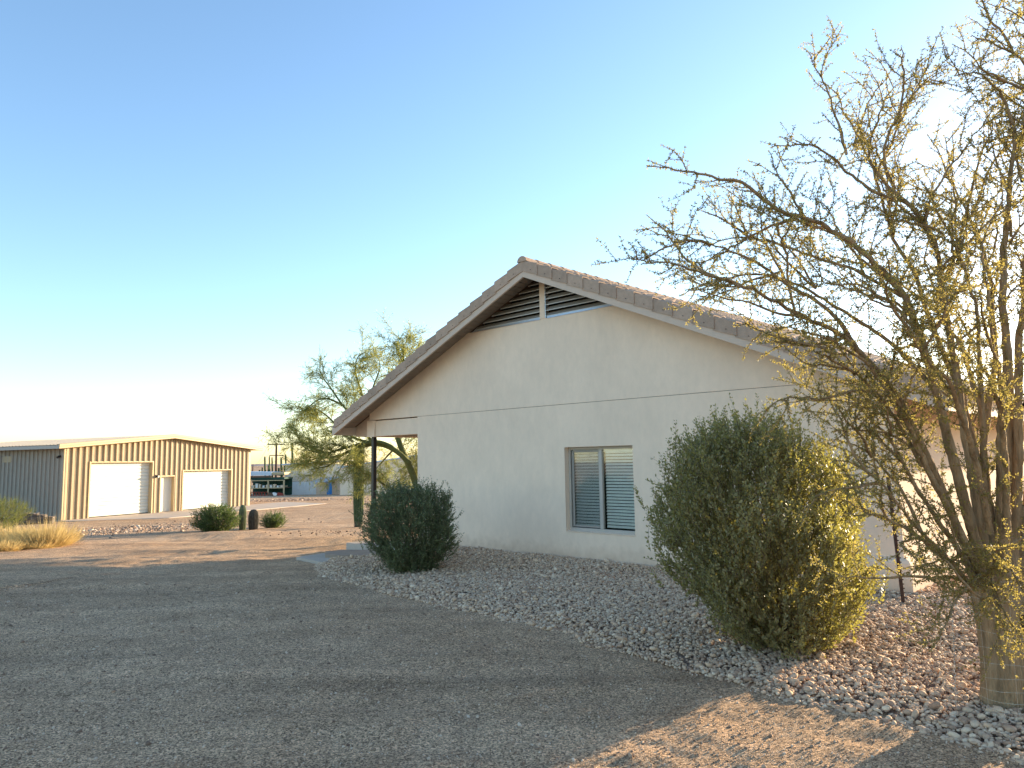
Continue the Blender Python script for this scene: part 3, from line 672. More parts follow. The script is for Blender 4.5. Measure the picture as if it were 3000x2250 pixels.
shrub('round_green_shrub', BL, .0117, rel((628, 1558), [(1553, 595, 665), (1535, 572, 690), (1510, 566, 697), (1485, 583, 682), (1472, 608, 655)]),
      1000, .052, .030, M_SHRUBLEAF, 'wide bright green shrub left of the two short cacti', 'shrub', sprig=.34, gap=.03, up=.5, seed=7, nstem=24)
BR = on_ground(795, 1548)
shrub('small_green_shrub', BR, .0125, rel((795, 1548), [(1545, 780, 812), (1530, 766, 832), (1512, 764, 838), (1500, 778, 818), (1494, 790, 805)]),
      330, .05, .028, M_SHRUBLEAF, 'smaller loose green shrub right of the barrel cactus', 'shrub', sprig=.42, gap=.035, up=.5, seed=8, nstem=24)
BC = on_ground(-14, 1556)
shrub('creosote_bush', BC, .0150, rel((-14, 1556), [(1553, -50, 25), (1530, -80, 50), (1500, -90, 60), (1475, -70, 42), (1460, -40, 20)]),
      1300, .045, .018, M_CREO, 'yellow-green creosote bush at the left edge before the metal shed', 'shrub', sprig=.35, gap=.03, up=.6, seed=9, nstem=26)

# dry grass clumps
def grass_clump(name, base, rad, h, n, label, g_):
    g = np.random.default_rng(g_); r = rad * np.sqrt(g.random(n)); th = g.uniform(0, 6.28, n)
    C_ = np.column_stack([base[0] + r * np.cos(th), base[1] + r * np.sin(th), T(base[0] + r * np.cos(th), base[1] + r * np.sin(th)) + rough(base[0] + r * np.cos(th), base[1] + r * np.sin(th)) - .01])
    D_ = unit(np.column_stack([np.cos(th) * r / rad * .9, np.sin(th) * r / rad * .9, np.ones(n)]) + .28 * g.standard_normal((n, 3)))
    L_ = h * np.where(g.random(n) < .12, g.uniform(1.0, 1.5, n), g.uniform(.25, 1.0, n)) * (1 - .25 * r / rad)
    V, Fq = blades(C_, D_, unit(g.standard_normal((n, 3))), L_, np.full(n, .011))
    o = mk(name, V - np.array(base), Fq, M_STRAW, loc=tuple(base)); tag(o, label, 'grass', 'dry grass clumps by the drive'); return o
for i, (px, py, rad, h, n, lb) in enumerate([(135, 1600, .62, .75, 4200, 'tallest pale dry grass clump below the stacked roof tiles'), (60, 1592, .60, .50, 3000, 'brownish dry grass clump between the tall clump and creosote bush'),
        (92, 1606, .55, .32, 2200, 'low dry grass in front of the tall clump'), (-5, 1615, .5, .42, 2400, 'pale dry grass clump cut by the left edge of the photo'), (12, 1578, .55, .5, 2400, 'dry grass clump at the foot of the creosote bush')]):
    grass_clump('dry_grass', on_ground(px, py), rad, h, n, lb, i + 30)

# ribbed cacti
def ribbed(name, base, prof, ribs, depth, m, label, cat, corky=0, mspine=True, arms=(), seg=6, group=None, bodyname='body'):
    root = empty(name, tuple(base), random.uniform(0, 1), label, cat, group)
    def body(prof, path=None):
        K = ribs * seg; V = []; zs = [p[0] for p in prof]; rs_ = [p[1] for p in prof]
        for (z_, r0) in prof:
            for j in range(K):
                a = 2 * math.pi * j / K; r = r0 * (1 + depth * math.cos(ribs * a) - depth * .4)
                V.append((r * math.cos(a), r * math.sin(a), z_))
        Fc = [(i * K + j, i * K + (j + 1) % K, (i + 1) * K + (j + 1) % K, (i + 1) * K + j) for i in range(len(prof) - 1) for j in range(K)]
        Fc.append(tuple((len(prof) - 1) * K + j for j in range(K))); return V, Fc
    V, Fc = body(prof); mk(bodyname, V, Fc, m, root, smooth=True)
    if mspine:
        C_, D_ = [], []
        zt = prof[-1][0]
        for i in range(ribs):
            a = 2 * math.pi * i / ribs
            for z_ in np.arange(.12 + corky, zt - .03, .035):
                r0 = np.interp(z_, [p[0] for p in prof], [p[1] for p in prof]) * (1 + depth * .6)
                for _ in range(4):
                    C_.append((r0 * math.cos(a), r0 * math.sin(a), z_)); D_.append((math.cos(a) + random.gauss(0, .7), math.sin(a) + random.gauss(0, .7), random.gauss(0, .6)))
        C_ = np.array(C_); D_ = unit(np.array(D_)); n = len(C_)
        mk('spine', *blades(C_, D_, unit(rng.standard_normal((n, 3))), np.full(n, .03), np.full(n, .004)), MAT['spine'], root)
    if corky:
        b = MB(); b.tube([(0, 0, -.05), (0, 0, corky * .6), (0, 0, corky)], [prof[0][1] * 1.06, prof[0][1] * 1.06, prof[0][1] * 1.0], 20); b.build('corky_base', MAT['cork'], root, smooth=True)
    return root
SG = on_ground(1050, 1545)
ribbed('saguaro', SG, [(-.1, .155), (.15, .16), (.6, .19), (1.2, .205), (1.8, .205), (2.5, .205), (3.0, .195), (3.25, .16), (3.38, .09), (3.42, .02)], 17, .09, MAT['cactus'], 'thick dark green saguaro trunk with an arm behind the porch post', 'cactus', corky=.28)
B_ = on_ground(710, 1553)
ribbed('column_cactus', B_, [(-.05, .11), (.2, .125), (.5, .135), (.75, .13), (.9, .10), (.97, .05), (.98, .01)], 14, .10, MAT['cactus_pale'], 'pale young columnar cactus beside the wide green shrub', 'cactus')
B_ = on_ground(742, 1553)
ribbed('barrel_cactus', B_, [(-.05, .15), (.1, .17), (.35, .19), (.55, .185), (.7, .15), (.78, .09), (.80, .02)], 20, .09, MAT['barrel'], 'short fat brown barrel cactus between the two green shrubs', 'cactus')

# branches from a pixel trace laid at real depths
def limb_pts(tr, d0, d1, step):
    P = np.array([at_depth(x, y, d0 + (d1 - d0) * i / (len(tr) - 1)) for i, (x, y) in enumerate(tr)])
    s = np.concatenate([[0], np.cumsum(np.linalg.norm(np.diff(P, axis=0), axis=1))]); n = max(3, int(s[-1] / step)); u = np.linspace(0, s[-1], n)
    Q = np.column_stack([np.interp(u, s, P[:, k]) for k in range(3)])
    for _ in range(2): Q[1:-1] = (Q[:-2] + 2 * Q[1:-1] + Q[2:]) / 4
    return Q, s[-1]
def wander(g, p, d, L, n, curl, grav=0.0):
    P = [p]; d = d / np.linalg.norm(d)
    for i in range(n):
        d = d + g.normal(0, curl, 3) + np.array([0, 0, grav]); d = d / np.linalg.norm(d); P.append(P[-1] + d * L / n)
    return np.array(P)

# ---------------------------------------------- the big tree on the right
def big_tree():
    g = np.random.default_rng(21)
    base = on_ground(2985, 2082); root = empty('foreground_tree', tuple(base), 0, 'large fine-leaved thorny tree with twin trunks at the right edge', 'tree')
    D0 = base[1]
    fork = {}
    limbs = [   # tip first, towards the trunk; depth at the tip, depth at the trunk, start radius
        ([(1905, 547), (1990, 552), (2079, 552), (2176, 568), (2266, 630), (2390, 658), (2446, 693), (2543, 762), (2633, 845), (2682, 970), (2716, 1081), (2760, 1250), (2830, 1500), (2885, 1690)], 4.7, 5.6, .055),
        ([(2276, 388), (2400, 380), (2470, 440), (2540, 520), (2640, 560), (2690, 620), (2730, 700), (2745, 830), (2770, 950), (2800, 1100), (2830, 1300), (2865, 1500), (2900, 1690)], 5.2, 5.6, .05),
        ([(2633, 256), (2590, 310), (2570, 370), (2545, 480), (2600, 560), (2660, 610), (2700, 680)], 5.5, 5.3, .018),
        ([(2792, 211), (2702, 277), (2640, 350), (2600, 420), (2590, 500), (2620, 580)], 5.0, 5.3, .015),
        ([(2966, 298), (2890, 443), (2869, 554), (2834, 658), (2806, 741), (2764, 831), (2770, 930), (2790, 1040), (2840, 1250), (2900, 1500), (2930, 1680)], 5.8, 5.6, .045),
        ([(2827, 222), (2890, 190), (2930, 215), (2975, 280), (3010, 400), (2990, 560), (2960, 700), (2950, 900), (2960, 1100), (2950, 1300), (2940, 1500), (2940, 1680)], 5.0, 5.6, .06),
        ([(2890, 28), (2960, 60), (3010, 110), (3050, 220), (3060, 400), (3030, 600), (3000, 800), (2990, 1000), (2985, 1300), (2975, 1600)], 5.1, 5.7, .05),
        ([(2850, 110), (2920, 130), (2990, 150), (3060, 250)], 5.0, 5.2, .014),
        ([(1919, 786), (2010, 790), (2100, 815), (2200, 850), (2290, 880), (2350, 930), (2440, 970), (2500, 1010), (2560, 1080), (2640, 1180), (2710, 1320), (2790, 1500), (2870, 1690)], 4.6, 5.6, .045),
        ([(1954, 690), (2050, 710), (2150, 745), (2240, 790), (2330, 850), (2420, 900), (2470, 950), (2530, 1040)], 5.0, 5.1, .020),
        ([(2010, 855), (2090, 810), (2150, 800), (2230, 790), (2300, 800), (2400, 850), (2500, 920), (2620, 1010), (2720, 1130)], 5.6, 5.6, .020),
        ([(2060, 735), (2100, 720), (2180, 700), (2260, 720), (2360, 760), (2480, 800), (2600, 880)], 5.4, 5.4, .016),
        ([(2273, 970), (2380, 1000), (2460, 1040), (2540, 1090), (2620, 1190), (2680, 1330), (2750, 1450), (2820, 1580), (2880, 1700)], 4.7, 5.5, .035),
        ([(2290, 1000), (2340, 1060), (2400, 1060), (2480, 1080), (2560, 1150), (2640, 1260), (2700, 1380)], 5.0, 5.2, .016),
        ([(2438, 1237), (2500, 1225), (2590, 1240), (2640, 1330), (2690, 1440), (2740, 1520), (2800, 1600), (2860, 1700)], 4.9, 5.5, .028),
        ([(2440, 1340), (2530, 1370), (2600, 1440), (2660, 1520), (2720, 1580), (2790, 1650), (2860, 1730)], 4.8, 5.5, .022),
        ([(2455, 1300), (2520, 1310), (2600, 1370), (2660, 1440), (2700, 1530)], 5.2, 5.3, .014),
        ([(2470, 1490), (2560, 1500), (2650, 1545), (2720, 1590), (2800, 1670)], 4.9, 5.4, .016),
        ([(2440, 1440), (2520, 1470), (2600, 1520), (2680, 1560), (2740, 1620)], 5.3, 5.4, .013),
        ([(2675, 1705), (2730, 1690), (2790, 1690), (2850, 1720)], 5.1, 5.5, .012),
        ([(2700, 1660), (2730, 1640), (2780, 1625), (2830, 1640), (2880, 1730)], 5.0, 5.5, .012),
        ([(2440, 1130), (2520, 1160), (2600, 1190), (2680, 1260), (2740, 1380), (2800, 1520)], 5.7, 5.6, .018),
        ([(2380, 250), (2440, 290), (2455, 340), (2500, 430), (2560, 560), (2600, 700), (2660, 800), (2700, 950), (2770, 1150)], 5.9, 5.7, .025),
        ([(2700, 560), (2740, 640), (2800, 760), (2840, 860), (2860, 1000), (2880, 1200), (2900, 1450)], 5.1, 5.6, .03),
        ([(3100, 150), (3080, 400), (3070, 700), (3050, 1000), (3030, 1300), (3000, 1600)], 5.6, 5.8, .05),
        ([(3300, 300), (3230, 600), (3150, 900), (3080, 1200), (3020, 1500), (2990, 1680)], 5.9, 5.8, .05),
        ([(3450, 900), (3300, 1050), (3180, 1200), (3080, 1400), (3020, 1650)], 5.0, 5.7, .045),
        ([(2700, 420), (2780, 560), (2870, 700), (2920, 850), (2940, 1050), (2930, 1300)], 6.6, 6.0, .035),
        ([(2500, 760), (2600, 800), (2720, 880), (2820, 1000), (2890, 1200), (2930, 1450)], 6.6, 6.0, .035),
        ([(2650, 1040), (2720, 1080), (2810, 1180), (2870, 1350), (2920, 1560)], 6.5, 5.9, .030),
        ([(2880, 820), (2900, 950), (2920, 1100), (2940, 1300), (2950, 1560)], 4.4, 5.4, .035),
        ([(2620, 920), (2690, 1000), (2780, 1120), (2850, 1300), (2900, 1560)], 4.2, 5.4, .032),
        ([(2862, 1790), (2900, 1760), (2940, 1730), (2960, 1690)], 4.9, 5.4, .009),
        ([(3005, 1880), (2975, 1820), (2955, 1760), (2955, 1700)], 4.9, 5.4, .009),
        ([(2925, 1850), (2940, 1800), (2950, 1740), (2960, 1680)], 5.0, 5.4, .008),
        ([(2890, 1590), (2930, 1610), (2960, 1650), (2980, 1700)], 4.8, 5.4, .009),
        ([(2840, 1700), (2880, 1680), (2930, 1690), (2970, 1720)], 5.1, 5.5, .009),
        ([(3030, 1790), (3000, 1740), (2985, 1680), (2980, 1620)], 4.8, 5.4, .009),
    ]
    big = Tubes(7); tw = Tubes(3); LC, LD = [], []
    def leaf_along(P, gap, n_):
        s = np.linalg.norm(np.diff(P, axis=0), axis=1).sum(); m = max(1, int(s / gap)); u = np.linspace(0.05, 1, m)
        ix = u * (len(P) - 1); i0 = np.minimum(ix.astype(int), len(P) - 2); f = (ix - i0)[:, None]; C_ = P[i0] * (1 - f) + P[i0 + 1] * f
        t = unit(P[i0 + 1] - P[i0])
        for _ in range(n_):
            LC.append(C_ + g.normal(0, .003, C_.shape)); LD.append(unit(t * .5 + .75 * g.standard_normal(C_.shape)))
    def twig(p, d, L, lev, r):
        n = max(3, int(L / .07)); P = wander(g, p, d, L, n, .16, .01); tw.add(P, np.linspace(r, r * .35, len(P)))
        leaf_along(P, .022, 6)
        if lev > 0:
            m = max(1, int(L / .062))
            for k in range(m):
                if g.random() < .15: continue
                i = min(len(P) - 2, int((k + .5) / m * (len(P) - 1))); t = P[i + 1] - P[i]; t /= np.linalg.norm(t)
                o = unit(np.cross(t, g.standard_normal(3))); dd = unit(t * .6 + o * g.uniform(.7, 1.1) + np.array([0, 0, .12]))
                twig(P[i], dd, L * g.uniform(.22, .5), lev - 1, r * .55)
    dens = 1.0
    jobs = []; mains = []
    for tr, d0, d1, r0 in sorted(limbs, key=lambda t: -t[0][-1][1]):
        Q, L = limb_pts(tr[::-1], d1, d0, .05)
        if tr[-1][1] < 1560 or r0 < .01:      # a side limb: let it leave the nearest main limb
            A = np.concatenate(mains); dd_ = A - Q[0]; dd_[:, 1] *= .5; q = A[np.argmin((dd_ ** 2).sum(1))]; w_ = (1 - np.linspace(0, 1, len(Q))[:, None]) ** 2
            Q = Q + (q - Q[0]) * w_
        mains.append(Q[:int(len(Q) * .8)])
        jobs.append((Q, L, r0, 0))
        m = len(Q)
        for _ in range(int(L * 1.55)):
            k = int(m * g.uniform(.4, .9)); t = unit(Q[k + 1] - Q[k]); o = unit(np.cross(t, g.standard_normal(3)))
            L2 = g.uniform(.5, 1.25) * (1.1 - .5 * k / m); P = wander(g, Q[k], unit(t * 1.0 + o * .75 + np.array([0, 0, .12])), L2, int(L2 / .05) + 2, .10, .006)
            jobs.append((P, L2, .011, 1))
    for Q, L, r0, sub in jobs:
        n = len(Q)
        amp = np.linspace(.2, 1, n)[:, None]; wob = np.cumsum(g.normal(0, .007, Q.shape), 0) * amp; Q = Q + wob - wob[0] + g.normal(0, .004, Q.shape) * amp
        u = np.linspace(0, 1, n); R_ = r0 * .75 * (1 - u) ** .95 + .0026
        R_ = R_ * (1 + .06 * g.standard_normal(n)); big.add(Q, R_)
        s = .3 if L > 3 else .06; k = int(n * s)
        while k < n - 1:
            t = unit(Q[k + 1] - Q[k]); o = unit(np.cross(t, g.standard_normal(3)))
            d = unit(t * .65 + o * .9 + np.array([0, 0, .15])); uu = k / n
            LL = g.uniform(.15, .55) * (1.15 - .5 * uu) * (0.75 if uu < .35 else 1)
            twig(Q[k], d, LL, 1 if g.random() < .85 else 2, .0045)
            k += g.integers(1, 4) if uu > .4 else g.integers(2, 5)
        leaf_along(Q[int(n * .35):], .022, 6)
    # trunks: twin boles rising from one root flare
    tm = MB(); bz = base
    def pt(px, py, Y): return tuple(at_depth(px, py, Y))
    def bole(pts, rad, k=30, seed=0):
        P = np.array(pts); s_ = np.concatenate([[0], np.cumsum(np.linalg.norm(np.diff(P, axis=0), axis=1))]); n = int(s_[-1] / .022) + 3; u = np.linspace(0, s_[-1], n)
        Q = np.column_stack([np.interp(u, s_, P[:, i]) for i in range(3)]); R_ = np.interp(u, s_, rad)
        for _ in range(8): Q[1:-1] = (Q[:-2] + 2 * Q[1:-1] + Q[2:]) / 4; R_[1:-1] = (R_[:-2] + 2 * R_[1:-1] + R_[2:]) / 4
        an = np.arange(k) * 2 * np.pi / k; A_, U_ = np.meshgrid(an, u)
        fur = vnoise(A_ * 4.2 + 10 + seed, U_ * 3.0 + A_ * 1.5, 40) * .11 + np.abs(vnoise(A_ * 9 + seed, U_ * 5, 41)) * .13 + .16 * vnoise(A_ * 1.1 + seed, U_ * 2.2, 42)
        flare = .35 * np.maximum(0, 1 - U_ / .28) ** 2 * (.6 + np.cos(3 * A_ + seed) * .6)
        rr = R_[:, None] * (1 + fur + flare)
        b0 = len(tm.v)
        for i in range(n):
            for j in range(k): tm.v.append((Q[i, 0] + rr[i, j] * math.cos(an[j]), Q[i, 1] + rr[i, j] * math.sin(an[j]), Q[i, 2]))
        for i in range(n - 1):
            for j in range(k): tm.f.append((b0 + i * k + j, b0 + i * k + (j + 1) % k, b0 + (i + 1) * k + (j + 1) % k, b0 + (i + 1) * k + j))
    bole([pt(2955, 2130, D0), pt(2950, 2070, D0), pt(2940, 1950, D0), pt(2925, 1830, D0), pt(2905, 1740, D0), pt(2895, 1680, D0), pt(2890, 1600, D0)], [.175, .165, .15, .14, .14, .12, .06], seed=1)
    bole([pt(3060, 2140, D0 + .05), pt(3055, 2075, D0 + .05), pt(3052, 1950, D0 + .05), pt(3035, 1830, D0 + .05), pt(3010, 1700, D0 + .05), pt(3000, 1600, D0 + .05), pt(2990, 1480, D0)], [.19, .18, .155, .14, .13, .11, .06], seed=5)
    bole([pt(2930, 1790, D0 + .02), pt(2920, 1660, D0), pt(2890, 1520, D0), pt(2860, 1400, D0), pt(2840, 1250, D0)], [.12, .10, .075, .055, .03], 20, 9)
    bole([pt(2945, 1790, D0 + .02), pt(2950, 1620, D0 + .05), pt(2955, 1450, D0 + .05), pt(2950, 1300, D0), pt(2955, 1080, D0)], [.12, .09, .075, .06, .03], 20, 13)
    bV = np.array(tm.v)
    mk('trunk', bV - base, tm.f, MAT['bark'], root, smooth=True)
    V, Fq = join([big.get()]); mk('branch', V - base, Fq, MAT['bark'], root, smooth=True)
    V, Fq = tw.get(); mk('twig', V - base, Fq, MAT['bark'], root)
    C_ = np.concatenate(LC) - base; D_ = np.concatenate(LD); n = len(C_)
    L_ = .0165 * g.uniform(.6, 1.35, n)
    mk('foliage', *blades(C_, D_, unit(g.standard_normal((n, 3))), L_, L_ * .46), M_TREELEAF, root)
    print('big tree leaves', n)
    return base
TB = big_tree()

# wire cage round its trunks
cage = empty('wire_cage', tuple(TB), 0, 'loose cylinder of thin galvanized wire mesh around the twin tree trunks', 'wire fence')
cm = MB(); rr_ = .47
def cz(a, z_): k = rr_ * (1 + .05 * math.sin(3 * a + 2 * z_) + .03 * math.sin(7 * a)); return (k * math.cos(a), k * math.sin(a), z_ + .015 * math.sin(4 * a + z_ * 9))
for z_ in [.03, .07, .12, .18, .25, .33, .42, .52, .63, .75, .88, 1.0]:
    cm.tube([cz(2 * math.pi * j / 40, z_) for j in range(41)], .0008, 4, caps=False)
for k in range(16):
    a = 2 * math.pi * k / 16 + .2; cm.tube([cz(a, z_) for z_ in np.linspace(0, 1.02, 9)], .0008, 4)
for s_ in (0, math.pi):
    cm.tube([tuple(np.array(cz(math.pi, z_)) + np.array([.006 * math.cos(z_ * 70 + s_), .006 * math.sin(z_ * 70 + s_), 0])) for z_ in np.linspace(0, 1.02, 60)], .0012, 4)
cm.build('mesh_wire', MAT['wire'], cage)

# rusty studded post at the corner of the house
fp = on_ground(2648, 1778); post = empty('fence_post', (fp[0], fp[1], 0), 0, 'thin rusty studded metal post leaning at the right corner of the house', 'post')
pm = MB()
ang_ = math.radians(-44); lean = Vector((-.055, .0, 0))
for (x0, x1, y0, y1) in ((-.022, .022, -.003, .003), (-.003, .003, .0032, .034)):
    c_, s_ = math.cos(ang_), math.sin(ang_); V = []
    for z_ in (-.1, 1.62):
        for x, y in ((x0, y0), (x1, y0), (x1, y1), (x0, y1)): V.append((x * c_ - y * s_ + lean.x * z_ , x * s_ + y * c_, z_))
    pm.add(V, [(0, 3, 2, 1), (4, 5, 6, 7), (0, 1, 5, 4), (1, 2, 6, 5), (2, 3, 7, 6), (3, 0, 4, 7)])
pm.build('post_shaft', MAT['rust'], post)
for i in range(28):
    z_ = .06 + i * .054; MB().box(.012 + lean.x * z_, .032 + lean.x * z_, -.014, .004, z_, z_ + .014).build('stud', MAT['rust'], post)

# ---------------------------------------------- palo verde behind the porch
def palo_verde():
    g = np.random.default_rng(31)
    base = at_depth(1262, 1560, 22.5); base[2] = float(T(base[0], base[1]))
    root = empty('palo_verde_tree', tuple(base), 0, 'green-barked palo verde with drooping feathery twigs behind the porch', 'tree')
    limbs = [
        ([(1262, 1580), (1235, 1480), (1222, 1420), (1195, 1350), (1168, 1290), (1160, 1240), (1165, 1170), (1180, 1100), (1190, 1050), (1185, 985)], 22.5, 22.5, .13),
        ([(1200, 1360), (1175, 1330), (1130, 1305), (1090, 1302), (1040, 1318), (980, 1345), (935, 1345), (890, 1360)], 22.4, 22.0, .085),
        ([(1190, 1350), (1150, 1310), (1110, 1292), (1060, 1300), (1010, 1310), (950, 1330), (905, 1318), (875, 1295)], 22.4, 21.5, .06),
        ([(1225, 1430), (1255, 1440), (1160, 1440), (1120, 1415), (1085, 1390), (1065, 1385), (1045, 1360), (1025, 1345)], 22.6, 21.0, .05),
        ([(1100, 1298), (1050, 1290), (1000, 1260), (960, 1220), (920, 1190), (880, 1215)], 22.4, 23.0, .045),
        ([(1090, 1296), (1050, 1240), (1000, 1180), (960, 1120), (935, 1075)], 22.4, 22.6, .05),
        ([(1100, 1290), (1080, 1230), (1060, 1150), (1040, 1090), (1050, 1045), (1080, 1030)], 22.4, 23.5, .05),
        ([(1075, 1180), (1100, 1120), (1120, 1070), (1110, 1050)], 23.0, 23.4, .03),
        ([(1010, 1190), (960, 1165), (930, 1170), (900, 1200), (865, 1210)], 22.6, 22.0, .03),
        ([(960, 1330), (915, 1315), (885, 1300), (865, 1280), (865, 1255)], 22.0, 21.6, .03),
        ([(1000, 1335), (960, 1370), (935, 1372), (905, 1378)], 22.0, 21.2, .03),
        ([(1030, 1320), (1012, 1350), (995, 1372)], 21.8, 21.0, .025),
        ([(1188, 1060), (1160, 1020), (1155, 990), (1150, 1020)], 22.5, 22.2, .02),
        ([(1188, 1070), (1215, 1030), (1235, 1010)], 22.5, 22.2, .02),
        ([(1165, 1270), (1200, 1240), (1230, 1260), (1225, 1330), (1215, 1400)], 22.8, 23.5, .045),
        ([(1165, 1270), (1230, 1200), (1300, 1150), (1350, 1200)], 22.8, 23.5, .06),
        ([(1150, 1320), (1120, 1350), (1100, 1380)], 23.0, 23.6, .03),
        ([(1240, 1420), (1260, 1350), (1210, 1380), (1190, 1420)], 23.2, 23.9, .03),
        ([(1100, 1300), (1060, 1260), (1030, 1230), (1070, 1200)], 22.0, 21.5, .03),
    ]
    big = Tubes(6); tw = Tubes(3); LV, LF = [], []; C_, D_, L_ = [], [], []
    for tr, d0, d1, r0 in limbs:
        Q, L = limb_pts(tr, d0, d1, .12); n = len(Q); u = np.linspace(0, 1, n)
        Q = Q + np.cumsum(g.normal(0, .008, Q.shape), 0) * u[:, None]
        big.add(Q, r0 * (1 - u) ** .7 + .006)
        k = int(n * (.42 if L > 3 else .15))
        while k < n - 1:
            t = unit(Q[k + 1] - Q[k]); o = unit(np.cross(t, g.standard_normal(3))); d = unit(t * .8 + o * .8)
            P = wander(g, Q[k], d, g.uniform(.4, 1.0), 6, .14, -.02); tw.add(P, np.linspace(.009, .003, 7))
            for q in range(1, 7):
                for _ in range(4):
                    dd = unit(unit(P[q] - P[q - 1]) * .9 + g.normal(0, .55, 3))
                    P2 = wander(g, P[q], dd, g.uniform(.2, .45), 4, .12, -.02); tw.add(P2, np.linspace(.004, .002, 5))
                    m = 9; ix = g.integers(0, 4, m); f = g.random((m, 1)); c_ = P2[ix] * (1 - f) + P2[ix + 1] * f
                    C_.append(c_); D_.append(unit(P2[ix + 1] - P2[ix] + g.normal(0, .05, (m, 3)) )); L_.append(g.uniform(.06, .16, m))
            k += 1
    V, Fq = big.get(); mk('trunk', V - base, Fq, MAT['greenbark'], root, smooth=True)
    V, Fq = tw.get(); mk('twig', V - base, Fq, M_PALO, root)
    C_, D_, L_ = map(np.concatenate, (C_, D_, L_)); n = len(C_)
    mk('crown', *blades(C_ - base, D_, unit(g.standard_normal((n, 3))), L_, np.full(n, .0125)), M_PALO, root)
    print('palo', n)
palo_verde()

# ------------------------------------------------------------------ the steel shed
SA = math.radians(25.51); SRZ = math.radians(90 - 25.51)
SH0 = (-24.244, 40.02, -0.9)
shed = empty('metal_shed', SH0, SRZ, 'tan ribbed steel shed with two white roll-up doors', 'shed')
W_, D_S, EH, PK = 13.3, 15.0, 3.98, 4.62
def roofz(x): return EH + (PK - EH) * (1 - abs(x - W_ / 2) / (W_ / 2))
PERIOD = .372
def profile(x0, x1):
    pts = []; k = math.floor(x0 / PERIOD) - 1
    while k * PERIOD < x1:
        b = k * PERIOD
        for dx, dy in ((0, 0), (.035, -.075), (.10, -.075), (.135, 0), (.235, 0), (.247, -.012), (.262, -.012), (.274, 0)): pts.append((b + dx, dy))
        k += 1
    def yat(x):
        for (a, ya), (b, yb) in zip(pts[:-1], pts[1:]):
            if a <= x <= b: return ya + (yb - ya) * (x - a) / (b - a)
        return 0
    return [(x0, yat(x0))] + [p for p in pts if x0 < p[0] < x1] + [(x1, yat(x1))]
def corr(mb_, x0, x1, z0, z1):
    pr = profile(x0, x1); f0 = z0 if callable(z0) else (lambda x: z0); f1 = z1 if callable(z1) else (lambda x: z1)
    V = [(x, y, f0(x)) for x, y in pr] + [(x, y, f1(x)) for x, y in pr]; n = len(pr)
    mb_.add(V, [(i, i + 1, n + i + 1, n + i) for i in range(n - 1)])
OP = [(1.5, 5.46, 3.06), (6.09, 7.05, 2.17), (7.74, 11.65, 2.48)]
fw = MB(); x = 0
for a, b, h in OP:
    corr(fw, x, a - .06, 0, lambda q: roofz(q) - .02); corr(fw, a - .06, b + .06, h + .05, lambda q: roofz(q) - .02); x = b + .06
corr(fw, x, W_, 0, lambda q: roofz(q) - .02)
fw.build('front_wall', MAT['shed_wall'], shed)
sw = MB(); corr(sw, 0, D_S, 0, EH)
o = sw.build('side_wall', mat('grey_steel_panel', (0.30, 0.27, 0.23), .5, .35, noise=(2.5, .05)), shed)
for v in o.data.vertices: a, b = v.co.x, v.co.y; v.co.x = b; v.co.y = a + .01
sw = MB(); corr(sw, 0, D_S, 0, EH); o = sw.build('side_wall', MAT['shed_wall'], shed)
for v in o.data.vertices: a, b = v.co.x, v.co.y; v.co.x = W_ - b; v.co.y = a + .01
MB().prism([(0, 0), (W_, 0), (W_, EH), (W_ / 2, PK), (0, EH)], D_S, D_S + .05).build('rear_wall', MAT['shed_wall'], shed)
RC = .30
tm = MB()
for a, b, h in OP:
    tm.box(a - .08, a, -.055, RC, 0, h); tm.box(b, b + .08, -.055, RC, 0, h); tm.box(a - .08, b + .08, -.055, RC, h, h + .07)
tm.box(-.05, .16, -.062, -.05, 0, roofz(0) - .05); tm.box(-.06, -.051, -.062, .15, 0, EH - .03); tm.box(W_ - .13, W_ + .05, -.062, -.05, 0, EH - .03)
tm.box(-.2, W_ + .1, .4, .5, -.5, 0.0)
tm.build('door_trim', MAT['shed_trim'], shed)
for i, (a, b, h) in enumerate(OP):
    if i == 1:
        dr = MB().box(a + .05, b - .05, RC - .06, RC - .015, .03, h - .04).build('door', MAT['white'], shed, bevel=.004)
        hd = MB().tube([(a + .13, RC - .12, 1.0), (a + .13, RC - .06, 1.0)], .022, 8); hd.tube([(a + .13, RC - .115, 1.0), (a + .24, RC - .115, 1.0)], .012, 8); hd.build('handle', MAT['galv'], dr)
        fr_ = MB().box(a, a + .05, RC - .1, RC, 0, h); fr_.box(b - .05, b, RC - .1, RC, 0, h); fr_.box(a + .05, b - .05, RC - .1, RC, h - .05, h); fr_.build('door_frame', MAT['white'], shed)
    else:
        nsl = int(h / .2); V = []; Fd = []
        rows = []
        for k in range(nsl):
            z0 = k * h / nsl; hh_ = h / nsl
            rows += [(z0 + .003, RC - .02), (z0 + hh_ * .12, RC - .045), (z0 + hh_ * .5, RC - .056), (z0 + hh_ * .88, RC - .045), (z0 + hh_ - .003, RC - .02)]
        for z_, y_ in rows: V += [(a, y_, z_), (b, y_, z_)]
        Fd = [(2 * k, 2 * k + 1, 2 * k + 3, 2 * k + 2) for k in range(len(rows) - 1)]
        mk('rollup_door', V, Fd, MAT['white'], shed)
        MB().box(a, b, RC - .07, RC - .01, 0.0, .05).box(a, b, RC + .02, RC + .05, 0, h).build('door_seal', MAT['dark'], shed)
